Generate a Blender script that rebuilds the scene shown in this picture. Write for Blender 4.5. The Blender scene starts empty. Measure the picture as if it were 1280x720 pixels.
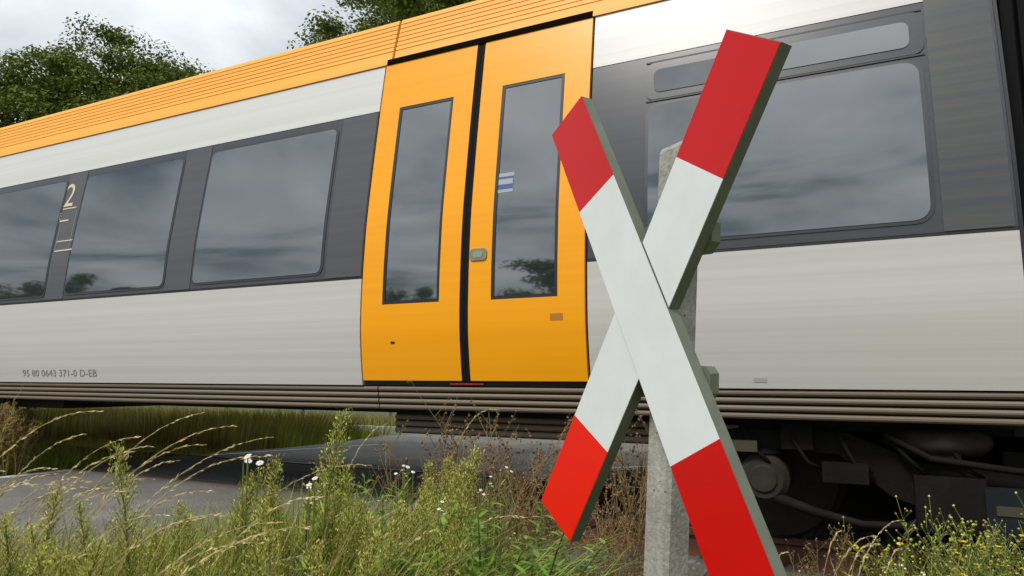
import bpy, bmesh, math, random
import numpy as np
from mathutils import Vector, Matrix

random.seed(7)
rng = np.random.default_rng(7)
S = bpy.context.scene
COL = S.collection

# ------------------------------------------------------------------ camera
# axes of the place seen from the camera: X along the track, Y away from it, Z up; z = 0 is the top of the rails
CAM_H = 0.91
FPX = 870.0
W = np.array([[0.89761, -0.05381, -0.43749],
              [0.44075, 0.12322, 0.88913],
              [0.00607, -0.99092, 0.13432]])
cd = bpy.data.cameras.new('camera')
cam = bpy.data.objects.new('camera', cd)
COL.objects.link(cam)
m = Matrix.Identity(4)
for i in range(3):
    m[i][0] = W[i][0]
    m[i][1] = -W[i][1]
    m[i][2] = -W[i][2]
m[2][3] = CAM_H
cam.matrix_world = m
cd.sensor_width = 36.0
cd.lens = 36.0 * FPX / 1280.0
cd.clip_start = 0.05
cd.clip_end = 6000.0
S.camera = cam

# ------------------------------------------------------------------ sky and sun
SUN_EL, SUN_AZ = 52.0, 196.0          # degrees; azimuth clockwise from +Y (behind the camera, a little left)
world = bpy.data.worlds.new('World')
S.world = world
world.use_nodes = True
nt = world.node_tree
nt.nodes.clear()
def wn(t, **k):
    n = nt.nodes.new(t)
    for a, b in k.items():
        setattr(n, a, b)
    return n
wout = wn('ShaderNodeOutputWorld')
bg = wn('ShaderNodeBackground')
bg.inputs['Strength'].default_value = 0.12
sky = wn('ShaderNodeTexSky', sky_type='NISHITA')
sky.sun_disc = False
sky.sun_elevation = math.radians(SUN_EL)
sky.sun_rotation = math.radians(SUN_AZ)
sky.air_density = 1.0
sky.dust_density = 1.5
tc = wn('ShaderNodeTexCoord')
sep = wn('ShaderNodeSeparateXYZ')
nt.links.new(tc.outputs['Generated'], sep.inputs[0])
zc = wn('ShaderNodeMath', operation='MAXIMUM'); zc.inputs[1].default_value = 0.0
nt.links.new(sep.outputs['Z'], zc.inputs[0])
za = wn('ShaderNodeMath', operation='ADD'); za.inputs[1].default_value = 0.16
nt.links.new(zc.outputs[0], za.inputs[0])
comb = wn('ShaderNodeCombineXYZ')
for ax in 'XY':
    d = wn('ShaderNodeMath', operation='DIVIDE')
    nt.links.new(sep.outputs[ax], d.inputs[0]); nt.links.new(za.outputs[0], d.inputs[1])
    nt.links.new(d.outputs[0], comb.inputs[ax])
n1 = wn('ShaderNodeTexNoise'); n1.inputs['Scale'].default_value = 1.0; n1.inputs['Detail'].default_value = 7.0
n1.inputs['Roughness'].default_value = 0.55; n1.inputs['Distortion'].default_value = 0.5
n2 = wn('ShaderNodeTexNoise'); n2.inputs['Scale'].default_value = 2.3; n2.inputs['Detail'].default_value = 6.0
n2.inputs['Distortion'].default_value = 0.3
nt.links.new(comb.outputs[0], n1.inputs['Vector']); nt.links.new(comb.outputs[0], n2.inputs['Vector'])
mixn = wn('ShaderNodeMix', data_type='FLOAT'); mixn.inputs[0].default_value = 0.4
nt.links.new(n1.outputs['Fac'], mixn.inputs[2]); nt.links.new(n2.outputs['Fac'], mixn.inputs[3])
ramp = wn('ShaderNodeValToRGB')
cr = ramp.color_ramp
cr.elements[0].position = 0.39; cr.elements[0].color = (1.3, 1.7, 1.98, 1)
cr.elements[1].position = 0.60; cr.elements[1].color = (6.9, 7.1, 7.2, 1)
e = cr.elements.new(0.47); e.color = (4.3, 4.6, 4.8, 1)
nt.links.new(mixn.outputs[0], ramp.inputs[0])
cmix = wn('ShaderNodeMix', data_type='RGBA'); cmix.inputs[0].default_value = 0.86
nt.links.new(sky.outputs[0], cmix.inputs[6]); nt.links.new(ramp.outputs[0], cmix.inputs[7])
# an overcast sky is brighter overhead than at the horizon
zg = wn('ShaderNodeMath', operation='MULTIPLY_ADD'); zg.inputs[1].default_value = 0.85; zg.inputs[2].default_value = 0.74
nt.links.new(zc.outputs[0], zg.inputs[0])
vsn = wn('ShaderNodeVectorMath', operation='SCALE')
nt.links.new(cmix.outputs[2], vsn.inputs[0]); nt.links.new(zg.outputs[0], vsn.inputs['Scale'])
nt.links.new(vsn.outputs[0], bg.inputs['Color'])
nt.links.new(bg.outputs[0], wout.inputs['Surface'])

sl = bpy.data.lights.new('sun', 'SUN')
sl.energy = 2.1
sl.angle = math.radians(14)
sl.color = (1.0, 0.955, 0.89)
sun = bpy.data.objects.new('sun', sl)
COL.objects.link(sun)
el, az = math.radians(SUN_EL), math.radians(SUN_AZ)
sd = Vector((math.sin(az) * math.cos(el), math.cos(az) * math.cos(el), math.sin(el)))
sun.rotation_euler = sd.to_track_quat('Z', 'Y').to_euler()

vs = S.view_settings
vs.view_transform = 'Standard'
vs.look = 'None'
vs.gamma = 1.0
vs.exposure = 0.28
vs.use_curve_mapping = False
S.render.engine = 'CYCLES'

# ------------------------------------------------------------------ pixel -> place
def ray(u, v):
    return W @ np.array([(u - 640.0) / FPX, (v - 360.0) / FPX, 1.0])
def at_depth(u, Z, v=478.0):
    """point Z metres ahead of the camera in the direction of pixel column u"""
    return ray(u, v) * Z + np.array([0, 0, CAM_H])
def on_ground(u, v, z=0.0):
    r = ray(u, v)
    return r * ((z - CAM_H) / r[2]) + np.array([0, 0, CAM_H])

# ------------------------------------------------------------------ materials
MATS = {}
def mat(name, col, rough=0.6, metal=0.0, ior=1.5, var=0.0, vscale=6.0, stretch=(1, 1, 1), col2=None,
        bump=0.0, bscale=60.0, island=0.0, trans=0.0, coat=0.0, detail=5.0, lo=0.35, hi=0.65, spec=0.5, grain=0.0):
    m = bpy.data.materials.new(name)
    m.use_nodes = True
    t = m.node_tree
    p = t.nodes['Principled BSDF']
    p.inputs['Roughness'].default_value = rough
    p.inputs['Metallic'].default_value = metal
    p.inputs['IOR'].default_value = ior
    p.inputs['Specular IOR Level'].default_value = spec
    p.inputs['Coat Weight'].default_value = coat
    p.inputs['Coat Roughness'].default_value = 0.05
    p.inputs['Base Color'].default_value = (*col, 1)
    src = None
    if var or col2 or bump:
        tcn = t.nodes.new('ShaderNodeTexCoord')
        mp = t.nodes.new('ShaderNodeMapping')
        mp.inputs['Scale'].default_value = stretch
        t.links.new(tcn.outputs['Object'], mp.inputs[0])
    if var or col2:
        if col2 is None:
            col2 = tuple(c * (1 - var) for c in col)
        n = t.nodes.new('ShaderNodeTexNoise')
        n.inputs['Scale'].default_value = vscale
        n.inputs['Detail'].default_value = detail
        n.inputs['Roughness'].default_value = 0.6
        t.links.new(mp.outputs[0], n.inputs['Vector'])
        r = t.nodes.new('ShaderNodeValToRGB')
        r.color_ramp.elements[0].position = lo
        r.color_ramp.elements[1].position = hi
        r.color_ramp.elements[0].color = (*col2, 1)
        r.color_ramp.elements[1].color = (*col, 1)
        t.links.new(n.outputs['Fac'], r.inputs[0])
        src = r.outputs[0]
    if grain:
        gn = t.nodes.new('ShaderNodeTexNoise'); gn.inputs['Scale'].default_value = 95.0; gn.inputs['Detail'].default_value = 3.0
        t.links.new(mp.outputs[0], gn.inputs['Vector'])
        gr = t.nodes.new('ShaderNodeMapRange'); gr.inputs[1].default_value = .35; gr.inputs[2].default_value = .65
        gr.inputs[3].default_value = 1 - grain; gr.inputs[4].default_value = 1 + grain
        t.links.new(gn.outputs['Fac'], gr.inputs[0])
        gm = t.nodes.new('ShaderNodeVectorMath'); gm.operation = 'SCALE'
        t.links.new(src, gm.inputs[0]); t.links.new(gr.outputs[0], gm.inputs['Scale'])
        src = gm.outputs[0]
    if island:
        g = t.nodes.new('ShaderNodeNewGeometry')
        hs = t.nodes.new('ShaderNodeHueSaturation')
        mr = t.nodes.new('ShaderNodeMapRange')
        mr.inputs[3].default_value = 1 - island
        mr.inputs[4].default_value = 1 + island
        t.links.new(g.outputs['Random Per Island'], mr.inputs[0])
        t.links.new(mr.outputs[0], hs.inputs['Value'])
        mh = t.nodes.new('ShaderNodeMapRange')
        mh.inputs[3].default_value = 0.5 - 0.035 * island
        mh.inputs[4].default_value = 0.5 + 0.035 * island
        wnz = t.nodes.new('ShaderNodeTexWhiteNoise'); wnz.noise_dimensions = '1D'
        t.links.new(g.outputs['Random Per Island'], wnz.inputs['W'])
        t.links.new(wnz.outputs['Value'], mh.inputs[0])
        t.links.new(mh.outputs[0], hs.inputs['Hue'])
        if src:
            t.links.new(src, hs.inputs['Color'])
        else:
            hs.inputs['Color'].default_value = (*col, 1)
        src = hs.outputs[0]
    if src:
        t.links.new(src, p.inputs['Base Color'])
    if bump:
        bn = t.nodes.new('ShaderNodeTexNoise')
        bn.inputs['Scale'].default_value = bscale
        bn.inputs['Detail'].default_value = 4.0
        t.links.new(mp.outputs[0], bn.inputs['Vector'])
        b = t.nodes.new('ShaderNodeBump')
        b.inputs['Strength'].default_value = bump
        b.inputs['Distance'].default_value = 0.01
        t.links.new(bn.outputs['Fac'], b.inputs['Height'])
        t.links.new(b.outputs[0], p.inputs['Normal'])
    if trans:
        tr = t.nodes.new('ShaderNodeBsdfTranslucent')
        mx = t.nodes.new('ShaderNodeMixShader')
        mx.inputs[0].default_value = trans
        if src:
            t.links.new(src, tr.inputs['Color'])
        else:
            tr.inputs['Color'].default_value = (*col, 1)
        out = t.nodes['Material Output']
        t.links.new(p.outputs[0], mx.inputs[1]); t.links.new(tr.outputs[0], mx.inputs[2])
        t.links.new(mx.outputs[0], out.inputs['Surface'])
    MATS[name] = m
    return m

ST = (0.022, 1, 5.5)      # streaks of road and rail dirt drawn out along the train
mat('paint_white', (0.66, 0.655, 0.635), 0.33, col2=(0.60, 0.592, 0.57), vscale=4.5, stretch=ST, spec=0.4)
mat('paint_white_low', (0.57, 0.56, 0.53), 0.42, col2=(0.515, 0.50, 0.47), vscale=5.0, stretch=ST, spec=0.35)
mat('paint_yellow', (0.95, 0.385, 0.003), 0.34, col2=(0.92, 0.36, 0.003), vscale=4.0, stretch=ST, spec=0.4)
mat('paint_roof', (0.93, 0.44, 0.065), 0.5, col2=(0.88, 0.39, 0.05), vscale=3.0, stretch=ST, spec=0.35)
mat('band_grey', (0.058, 0.06, 0.07), 0.26, col2=(0.05, 0.052, 0.06), vscale=5.0, stretch=ST)
mat('pillar_grey', (0.085, 0.085, 0.095), 0.3, col2=(0.072, 0.072, 0.08), vscale=5.0, stretch=ST)
mat('end_grey', (0.06, 0.066, 0.072), 0.28, col2=(0.085, 0.083, 0.078), vscale=5.0, stretch=ST)
mat('tinted_glass', (0.022, 0.03, 0.034), 0.03, ior=2.85)
mat('frame_dark', (0.04, 0.041, 0.047), 0.35)
mat('void_black', (0.004, 0.003, 0.002), 0.95, spec=0.05)
mat('gasket', (0.012, 0.012, 0.014), 0.5)
mat('shell_dark', (0.012, 0.012, 0.012), 0.8, spec=0.12)
mat('skirt', (0.235, 0.195, 0.15), 0.62, spec=0.25, col2=(0.17, 0.13, 0.09), vscale=4.0, stretch=ST)
mat('skirt_back', (0.03, 0.024, 0.018), 0.7, spec=0.12)
mat('under_black', (0.012, 0.012, 0.013), 0.8, col2=(0.022, 0.02, 0.018), vscale=5, spec=0.12)
mat('bogie', (0.0075, 0.007, 0.0065), 0.75, col2=(0.013, 0.0105, 0.0085), vscale=6, bump=0.2, bscale=40, spec=0.12)
mat('bogie_light', (0.045, 0.04, 0.032), 0.75, col2=(0.026, 0.023, 0.019), vscale=7, spec=0.12)
mat('bogie_blue', (0.018, 0.022, 0.028), 0.55, col2=(0.013, 0.015, 0.019), vscale=6, spec=0.12)
mat('plate_yellow', (0.05, 0.045, 0.02), 0.6)
mat('wheel', (0.05, 0.04, 0.033), 0.5, metal=0.6, col2=(0.03, 0.024, 0.02), vscale=8, spec=0.12)
mat('plate_grey', (0.40, 0.39, 0.365), 0.5)
mat('rubber', (0.009, 0.009, 0.01), 0.8, spec=0.12)
mat('cream_print', (0.62, 0.56, 0.38), 0.5)
mat('faint_print', (0.24, 0.22, 0.17), 0.5)
mat('number_print', (0.22, 0.215, 0.2), 0.5)
mat('blue_print', (0.07, 0.11, 0.27), 0.3)
mat('white_print', (0.36, 0.38, 0.4), 0.35)
mat('red_print', (0.5, 0.03, 0.03), 0.4)
mat('brown_print', (0.42, 0.19, 0.02), 0.5)
mat('button_grey', (0.28, 0.26, 0.2), 0.35, metal=0.6)
mat('button_green', (0.25, 0.32, 0.2), 0.3)
mat('sign_white', (0.74, 0.765, 0.765), 0.3, col2=(0.69, 0.715, 0.71), vscale=9, spec=0.4)
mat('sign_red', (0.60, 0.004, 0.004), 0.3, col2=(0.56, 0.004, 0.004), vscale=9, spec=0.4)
mat('sign_red_lit', (0.86, 0.014, 0.004), 0.36, col2=(0.82, 0.012, 0.004), vscale=9, spec=0.4)  # brighter return of the reflective film, put into the red itself
mat('sign_body', (0.165, 0.185, 0.135), 0.5, metal=0.2, col2=(0.135, 0.15, 0.11), vscale=12)
mat('bolt_steel', (0.12, 0.12, 0.115), 0.4, metal=0.8)
mat('asphalt', (0.20, 0.192, 0.176), 0.9, col2=(0.14, 0.134, 0.122), vscale=1.8, detail=15, bump=0.6, bscale=150, grain=0.35, spec=0.06)
mat('road_paint', (0.62, 0.62, 0.6), 0.6, col2=(0.30, 0.30, 0.29), vscale=9, detail=8)
mat('ground', (0.115, 0.10, 0.045), 0.95, col2=(0.075, 0.095, 0.028), vscale=0.9, detail=10, bump=0.6, bscale=30)
mat('trackbed', (0.085, 0.072, 0.058), 0.95, col2=(0.045, 0.038, 0.032), vscale=9, detail=8, bump=0.8, bscale=40)
mat('stone', (0.15, 0.135, 0.125), 0.85, col2=(0.09, 0.075, 0.065), vscale=5, island=0.45)
mat('rail_rust', (0.14, 0.055, 0.022), 0.7, col2=(0.075, 0.032, 0.018), vscale=9, bump=0.3, bscale=80)
mat('rail_steel', (0.10, 0.095, 0.09), 0.45, metal=0.7)
mat('sleeper', (0.15, 0.14, 0.125), 0.9, col2=(0.08, 0.07, 0.06), vscale=6)
mat('leaf_oak', (0.12, 0.158, 0.026), 0.6, island=0.45, trans=0.2, spec=0.12)
mat('leaf_ash', (0.14, 0.18, 0.034), 0.6, island=0.45, trans=0.2, spec=0.12)
mat('bark', (0.07, 0.055, 0.04), 0.9, col2=(0.035, 0.03, 0.024), vscale=8, bump=0.8, bscale=20)
mat('blade_green', (0.29, 0.335, 0.045), 0.6, island=0.6, trans=0.32, col2=(0.15, 0.215, 0.026), vscale=2.2, spec=0.12)
mat('blade_lush', (0.20, 0.30, 0.05), 0.5, island=0.5, trans=0.25, spec=0.12)
mat('blade_straw', (0.42, 0.33, 0.14), 0.6, island=0.4, trans=0.2, spec=0.12)
mat('blade_olive', (0.26, 0.24, 0.045), 0.6, island=0.5, trans=0.25, spec=0.12)
mat('blade_brown', (0.22, 0.145, 0.06), 0.7, island=0.6, trans=0.1, col2=(0.11, 0.085, 0.03), vscale=3, spec=0.12)
mat('leaf_green', (0.235, 0.305, 0.045), 0.5, island=0.6, trans=0.22, spec=0.12)
mat('leaf_yellowing', (0.36, 0.28, 0.04), 0.55, island=0.5, trans=0.25, spec=0.12)
mat('leaf_lush', (0.16, 0.285, 0.045), 0.45, island=0.5, trans=0.25, spec=0.12)
mat('bud_yellow_green', (0.44, 0.43, 0.10), 0.7, island=0.6, trans=0.12, spec=0.12)
mat('stem_green', (0.15, 0.17, 0.05), 0.6, spec=0.12)
mat('stem_brown', (0.24, 0.16, 0.075), 0.8, spec=0.12)
mat('seed_brown', (0.2, 0.12, 0.06), 0.85, island=0.5, spec=0.12)
mat('seed_ochre', (0.27, 0.17, 0.06), 0.85, island=0.6, spec=0.12)
mat('straw_head', (0.62, 0.49, 0.27), 0.6, island=0.3, trans=0.15, spec=0.12)
mat('straw_stem', (0.42, 0.34, 0.15), 0.55, spec=0.12)
mat('petal_white', (0.8, 0.8, 0.78), 0.6, trans=0.2)
mat('disc_yellow', (0.72, 0.48, 0.02), 0.7)
mat('petal_yellow', (0.78, 0.6, 0.02), 0.55)
mat('fence_wood', (0.16, 0.13, 0.1), 0.85, var=0.3)
mat('fence_rail', (0.5, 0.52, 0.5), 0.6)

def concrete():
    m = mat('concrete', (0.40, 0.39, 0.35), 0.9, col2=(0.25, 0.24, 0.205), vscale=8, detail=12, bump=0.3, bscale=120, grain=0.16)
    t = m.node_tree
    p = t.nodes['Principled BSDF']
    src = p.inputs['Base Color'].links[0].from_socket
    v = t.nodes.new('ShaderNodeTexVoronoi'); v.inputs['Scale'].default_value = 38
    tcn = t.nodes.new('ShaderNodeTexCoord'); t.links.new(tcn.outputs['Object'], v.inputs['Vector'])
    lt = t.nodes.new('ShaderNodeMath'); lt.operation = 'LESS_THAN'; lt.inputs[1].default_value = 0.10
    t.links.new(v.outputs['Distance'], lt.inputs[0])
    mx = t.nodes.new('ShaderNodeMix'); mx.data_type = 'RGBA'
    t.links.new(lt.outputs[0], mx.inputs[0]); t.links.new(src, mx.inputs[6])
    mx.inputs[7].default_value = (0.13, 0.12, 0.10, 1)
    t.links.new(mx.outputs[2], p.inputs['Base Color'])
concrete()

# ------------------------------------------------------------------ mesh helpers
class MB:
    def __init__(s):
        s.v = []; s.f = []
    def add(s, vs, fs):
        o = len(s.v)
        s.v += [tuple(map(float, p)) for p in vs]
        s.f += [tuple(i + o for i in f) for f in fs]
    def box(s, x0, x1, y0, y1, z0, z1):
        s.add([(x0, y0, z0), (x1, y0, z0), (x1, y1, z0), (x0, y1, z0), (x0, y0, z1), (x1, y0, z1), (x1, y1, z1), (x0, y1, z1)],
              [(0, 3, 2, 1), (4, 5, 6, 7), (0, 1, 5, 4), (1, 2, 6, 5), (2, 3, 7, 6), (3, 0, 4, 7)])
    def tube(s, pts, radii, n=6, caps=True):
        pts = [Vector(p) for p in pts]
        vs = []
        side = None
        for i, p in enumerate(pts):
            d = (pts[min(i + 1, len(pts) - 1)] - pts[max(i - 1, 0)])
            d = d.normalized() if d.length > 1e-9 else Vector((0, 0, 1))
            if side is None or abs(side.dot(d)) > 0.95:
                side = d.orthogonal().normalized()
            a = (side - d * side.dot(d)).normalized()
            side = a
            b = d.cross(a)
            r = radii[i] if hasattr(radii, '__len__') else radii
            for k in range(n):
                t = 2 * math.pi * k / n
                vs.append(p + (a * math.cos(t) + b * math.sin(t)) * r)
        fs = []
        for i in range(len(pts) - 1):
            for k in range(n):
                k2 = (k + 1) % n
                fs.append((i * n + k, i * n + k2, (i + 1) * n + k2, (i + 1) * n + k))
        if caps:
            fs.append(tuple(range(n - 1, -1, -1)))
            fs.append(tuple(range((len(pts) - 1) * n, len(pts) * n)))
        s.add(vs, fs)
    def cyl_y(s, x, z, y0, y1, r, n=28, bev=0.0):
        """disc or cylinder whose axis runs across the track"""
        rings = [(y0, r - bev), (y0 + bev, r), (y1, r)] if bev else [(y0, r), (y1, r)]
        vs = []
        for y, rr in rings:
            vs += [(x + rr * math.cos(2 * math.pi * k / n), y, z + rr * math.sin(2 * math.pi * k / n)) for k in range(n)]
        fs = []
        for i in range(len(rings) - 1):
            for k in range(n):
                k2 = (k + 1) % n
                fs.append((i * n + k, i * n + k2, (i + 1) * n + k2, (i + 1) * n + k))
        fs.append(tuple(range(n - 1, -1, -1)))
        fs.append(tuple(range((len(rings) - 1) * n, len(rings) * n)))
        s.add(vs, fs)
    def prism(s, poly, to3, d0, d1):
        """polygon poly in a plane, pushed from depth d0 to d1 with to3(a, b, d)"""
        n = len(poly)
        s.add([to3(a, b, d0) for a, b in poly] + [to3(a, b, d1) for a, b in poly],
              [tuple(range(n - 1, -1, -1)), tuple(range(n, 2 * n))] + [(k, (k + 1) % n, n + (k + 1) % n, n + k) for k in range(n)])
    def leaf(s, base, d, length, width, nrm, droop=0.0, segs=3):
        """narrow leaf strip, widest in the middle"""
        base = Vector(base); d = Vector(d).normalized(); nrm = Vector(nrm)
        side = d.cross(nrm)
        side = side.normalized() if side.length > 1e-6 else d.orthogonal().normalized()
        vs = []
        for i in range(segs + 1):
            t = i / segs
            c = base + d * (length * t) + Vector((0, 0, -droop * length * t * t))
            w = width * (math.sin(math.pi * min(0.97, 0.12 + 0.88 * t)) if True else 1) * 0.5
            if i == segs:
                vs.append(c)
            else:
                vs += [c - side * w, c + side * w]
        fs = []
        for i in range(segs - 1):
            fs.append((2 * i, 2 * i + 1, 2 * i + 3, 2 * i + 2))
        fs.append((2 * segs - 2, 2 * segs - 1, 2 * segs))
        s.add(vs, fs)
    def blob(s, c, r, sx=1.0):
        """small eight-sided bud"""
        c = Vector(c)
        q = [(r, 0, 0), (-r, 0, 0), (0, r, 0), (0, -r, 0), (0, 0, r * sx), (0, 0, -r * sx)]
        s.add([c + Vector(p) for p in q], [(0, 2, 4), (2, 1, 4), (1, 3, 4), (3, 0, 4), (2, 0, 5), (1, 2, 5), (3, 1, 5), (0, 3, 5)])
    def build(s, name, material, parent=None, smooth=False):
        me = bpy.data.meshes.new(name)
        me.from_pydata(s.v, [], s.f)
        me.update()
        if smooth:
            me.shade_smooth()
        return link(name, me, material, parent)

def link(name, me, material, parent=None):
    if material:
        me.materials.clear()
        me.materials.append(MATS[material])
    o = bpy.data.objects.new(name, me)
    COL.objects.link(o)
    if name in ('buds', 'leaves', 'seed_heads', 'seed_head', 'spent_heads', 'crown', 'limbs', 'stems', 'stem'):
        o['kind'] = 'stuff'
    if parent:
        o.parent = parent
        w = parent_world(parent)
        o.matrix_parent_inverse = w.inverted()
    return o
WORLD = {}
def parent_world(o):
    m = Matrix.Identity(4)
    while o:
        loc = Matrix.LocRotScale(o.location, o.rotation_euler, o.scale)
        m = o.matrix_parent_inverse @ loc @ m if o.parent else loc @ m
        o = o.parent
    return m
def np_mesh(name, verts, faces, material, parent=None):
    verts = np.asarray(verts, dtype=np.float32); faces = np.asarray(faces, dtype=np.int32)
    k = faces.shape[1]
    me = bpy.data.meshes.new(name)
    me.vertices.add(len(verts)); me.vertices.foreach_set('co', verts.ravel())
    me.loops.add(faces.size); me.loops.foreach_set('vertex_index', faces.ravel())
    me.polygons.add(len(faces)); me.polygons.foreach_set('loop_start', np.arange(0, faces.size, k, dtype=np.int32))
    me.update(calc_edges=True)
    me.validate()
    return link(name, me, material, parent)
def tag(o, label=None, cat=None, group=None, kind=None):
    if label: o['label'] = label
    if cat: o['category'] = cat
    if group: o['group'] = group
    if kind: o['kind'] = kind
    return o
def empty(name, loc=(0, 0, 0), rz=0.0):
    o = bpy.data.objects.new(name, None)
    COL.objects.link(o)
    o.empty_display_size = 0.1
    o.location = loc
    o.rotation_euler = (0, 0, rz)
    return o
def copy_tree(o, parent=None):
    c = o.copy(); COL.objects.link(c)
    if parent:
        c.parent = parent
    for ch in [x for x in o.children]:
        copy_tree(ch, c)
    return c

# ------------------------------------------------------------------ ground, roads, track
GZ = -0.20
YC = 3.92 + 1.465           # centre of the track
def gz(x, y):
    return GZ + 0.03 * math.sin(x * 1.7 + 0.5) * math.sin(y * 1.3 + 1.0) + 0.015 * math.sin(x * 5.1) * math.sin(y * 4.3)
def lines():
    a = [-2500, -900, -350, -150, -80, -45, -28, -20]
    f = list(np.arange(-16, 16.01, 0.5))
    return a + f + [-q for q in reversed(a)]
gx = lines(); gy = lines()
gv = [(x, y, gz(x, y) if abs(x) < 15 and abs(y) < 15 else GZ) for y in gy for x in gx]
nx = len(gx)
gf = [(j * nx + i, j * nx + i + 1, (j + 1) * nx + i + 1, (j + 1) * nx + i) for j in range(len(gy) - 1) for i in range(nx - 1)]
g = MB(); g.add(gv, gf)
tag(g.build('ground', 'ground'), kind='structure')

def slab(name, poly, z0, z1, material, kind='structure'):
    b = MB()
    b.prism(poly, lambda a, c, d: (a, c, d), z0, z1)
    return tag(b.build(name, material), kind=kind)

RY = (YC - 0.7535, YC + 0.7535)       # the two rails
XL, XR = -7.45, -2.75                 # crossing road
# crossing road: near the camera it runs off to the left and behind
slab('road', [(-9.0, -14), (-3.9, -14), (-3.6, -4), (-3.1, 1.0), (XR, 3.2), (XR, RY[0] - 0.045), (XL, RY[0] - 0.045), (XL, 2.2), (-7.6, -2)], GZ - 0.15, 0.0, 'asphalt')
slab('road', [(XL, RY[0] + 0.085), (XR, RY[0] + 0.085), (XR, RY[1] - 0.085), (XL, RY[1] - 0.085)], GZ - 0.15, -0.004, 'asphalt')
far = [(XL, RY[1] + 0.045), (XR, RY[1] + 0.045), (-2.5, 7.1), (-1.9, 7.7), (-0.9, 8.1), (0.6, 8.25), (70, 8.3), (70, 11.95), (-90, 12.3), (-90, 10.95),
       (-12, 10.85), (-9.0, 10.75), (-7.9, 10.5), (-7.3, 9.8), (-7.1, 8.4), (-7.15, 7.4)]
slab('road', far, GZ - 0.15, -0.006, 'asphalt')
def strip(name, pts, w, z, material='road_paint'):
    b = MB()
    P = [Vector((x, y, 0)) for x, y in pts]
    vs = []
    for i, p in enumerate(P):
        d = (P[min(i + 1, len(P) - 1)] - P[max(i - 1, 0)]).normalized()
        s_ = Vector((-d.y, d.x, 0)) * w / 2
        vs += [p - s_ + Vector((0, 0, z)), p + s_ + Vector((0, 0, z))]
    b.add(vs, [(2 * i, 2 * i + 2, 2 * i + 3, 2 * i + 1) for i in range(len(P) - 1)])
    return tag(b.build(name, material), kind='structure')
strip('road_marking', [(-7.4, -3), (-7.22, 1), (-7.2, RY[0] - 0.1)], 0.14, 0.004)
strip('road_marking', [(-7.2, RY[1] + 0.1), (-6.95, 7.0), (-6.6, 7.9), (-6.35, 8.5)], 0.07, -0.002)
strip('road_marking', [(-90, 11.95), (-8.2, 11.82), (0, 11.62), (70, 11.6)], 0.12, -0.002)
strip('road_marking', [(XR - 0.15, RY[1] + 0.1), (-2.65, 7.2), (-2.05, 7.85), (-1.0, 8.22), (70, 8.45)], 0.08, -0.002)

# the ballast bed
for nm, x0, x1 in (('trackbed', -60, XL - 0.02), ('trackbed', XR + 0.02, 60)):
    b = MB()
    prof = [(RY[0] - 1.25, GZ - 0.02), (RY[0] - 0.75, -0.165), (RY[1] + 0.75, -0.165), (RY[1] + 1.25, GZ - 0.02), (RY[1] + 1.25, GZ - .3), (RY[0] - 1.25, GZ - .3)]
    b.prism(prof, lambda a, c, d: (d, a, c), x0, x1)
    tag(b.build(nm, 'trackbed'), kind='structure')

track = empty('railway_track', (0, YC, 0))
tag(track, kind='structure')
RP = [(-0.075, -0.172), (0.075, -0.172), (0.075, -0.160), (0.012, -0.145), (0.009, -0.05), (0.036, -0.036), (0.036, -0.008), (0.028, 0.0), (-0.028, 0.0), (-0.036, -0.008), (-0.036, -0.036), (-0.009, -0.05), (-0.012, -0.145), (-0.075, -0.160)]
for y in RY:
    b = MB()
    b.prism([(y + a, c) for a, c in RP], lambda a, c, d: (d, a, c), -60, 60)
    r_ = b.build('rail', 'rail_rust', track)
    b = MB(); b.box(-60, 60, y - 0.024, y + 0.024, 0.0005, 0.0015)
    b.build('running_band', 'rail_steel', r_)
b = MB(); b.box(-0.12, 0.12, YC - 1.3, YC + 1.3, -0.36, -0.158)
sl0 = b.build('sleeper', 'sleeper', track)
first = True
for i in range(-15, 16):
    x = i * 0.6 + 0.25
    if XL - 0.2 < x < XR + 0.2:
        continue
    o = sl0 if first else sl0.copy()
    if not first:
        COL.objects.link(o)
    first = False
    o.location.x = x

# ballast stones, one loose mass
ico = bmesh.new(); bmesh.ops.create_icosphere(ico, subdivisions=1, radius=1.0)
iv = np.array([v.co[:] for v in ico.verts]); jf = np.array([[v.index for v in f.verts] for f in ico.faces]); ico.free()
N = 5200
px = np.concatenate([rng.uniform(XR + 0.1, 4.5, int(N * .85)), rng.uniform(-11, XL - .1, N - int(N * .85))])
py = rng.uniform(RY[0] - 1.5, RY[1] + 1.1, N)
edge = np.clip((RY[0] - 0.75 - py) / 0.5, 0, 1.3)
pz = -0.165 - edge * 0.05
keep = np.ones(N, bool)
for y in RY:
    keep &= abs(py - y) > 0.09
px, py, pz = px[keep], py[keep], pz[keep]
n_ = len(px)
sc = rng.uniform(0.016, 0.036, n_)[:, None] * rng.uniform(0.6, 1.25, (n_, 3))
jit = 1 + rng.uniform(-.22, .22, (n_, len(iv), 1))
V = iv[None] * jit * sc[:, None, :]
th = rng.uniform(0, 6.28, n_); c_, s_ = np.cos(th), np.sin(th)
Vx = V[:, :, 0] * c_[:, None] - V[:, :, 1] * s_[:, None]; Vy = V[:, :, 0] * s_[:, None] + V[:, :, 1] * c_[:, None]
V = np.stack([Vx + px[:, None], Vy + py[:, None], V[:, :, 2] + pz[:, None]], -1).reshape(-1, 3)
F = (jf[None] + (np.arange(n_) * len(iv))[:, None, None]).reshape(-1, 3)
st = np_mesh('ballast_stones', V, F, 'stone')
tag(st, 'loose grey brown ballast stones along the railway track', 'gravel', kind='stuff')

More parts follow.
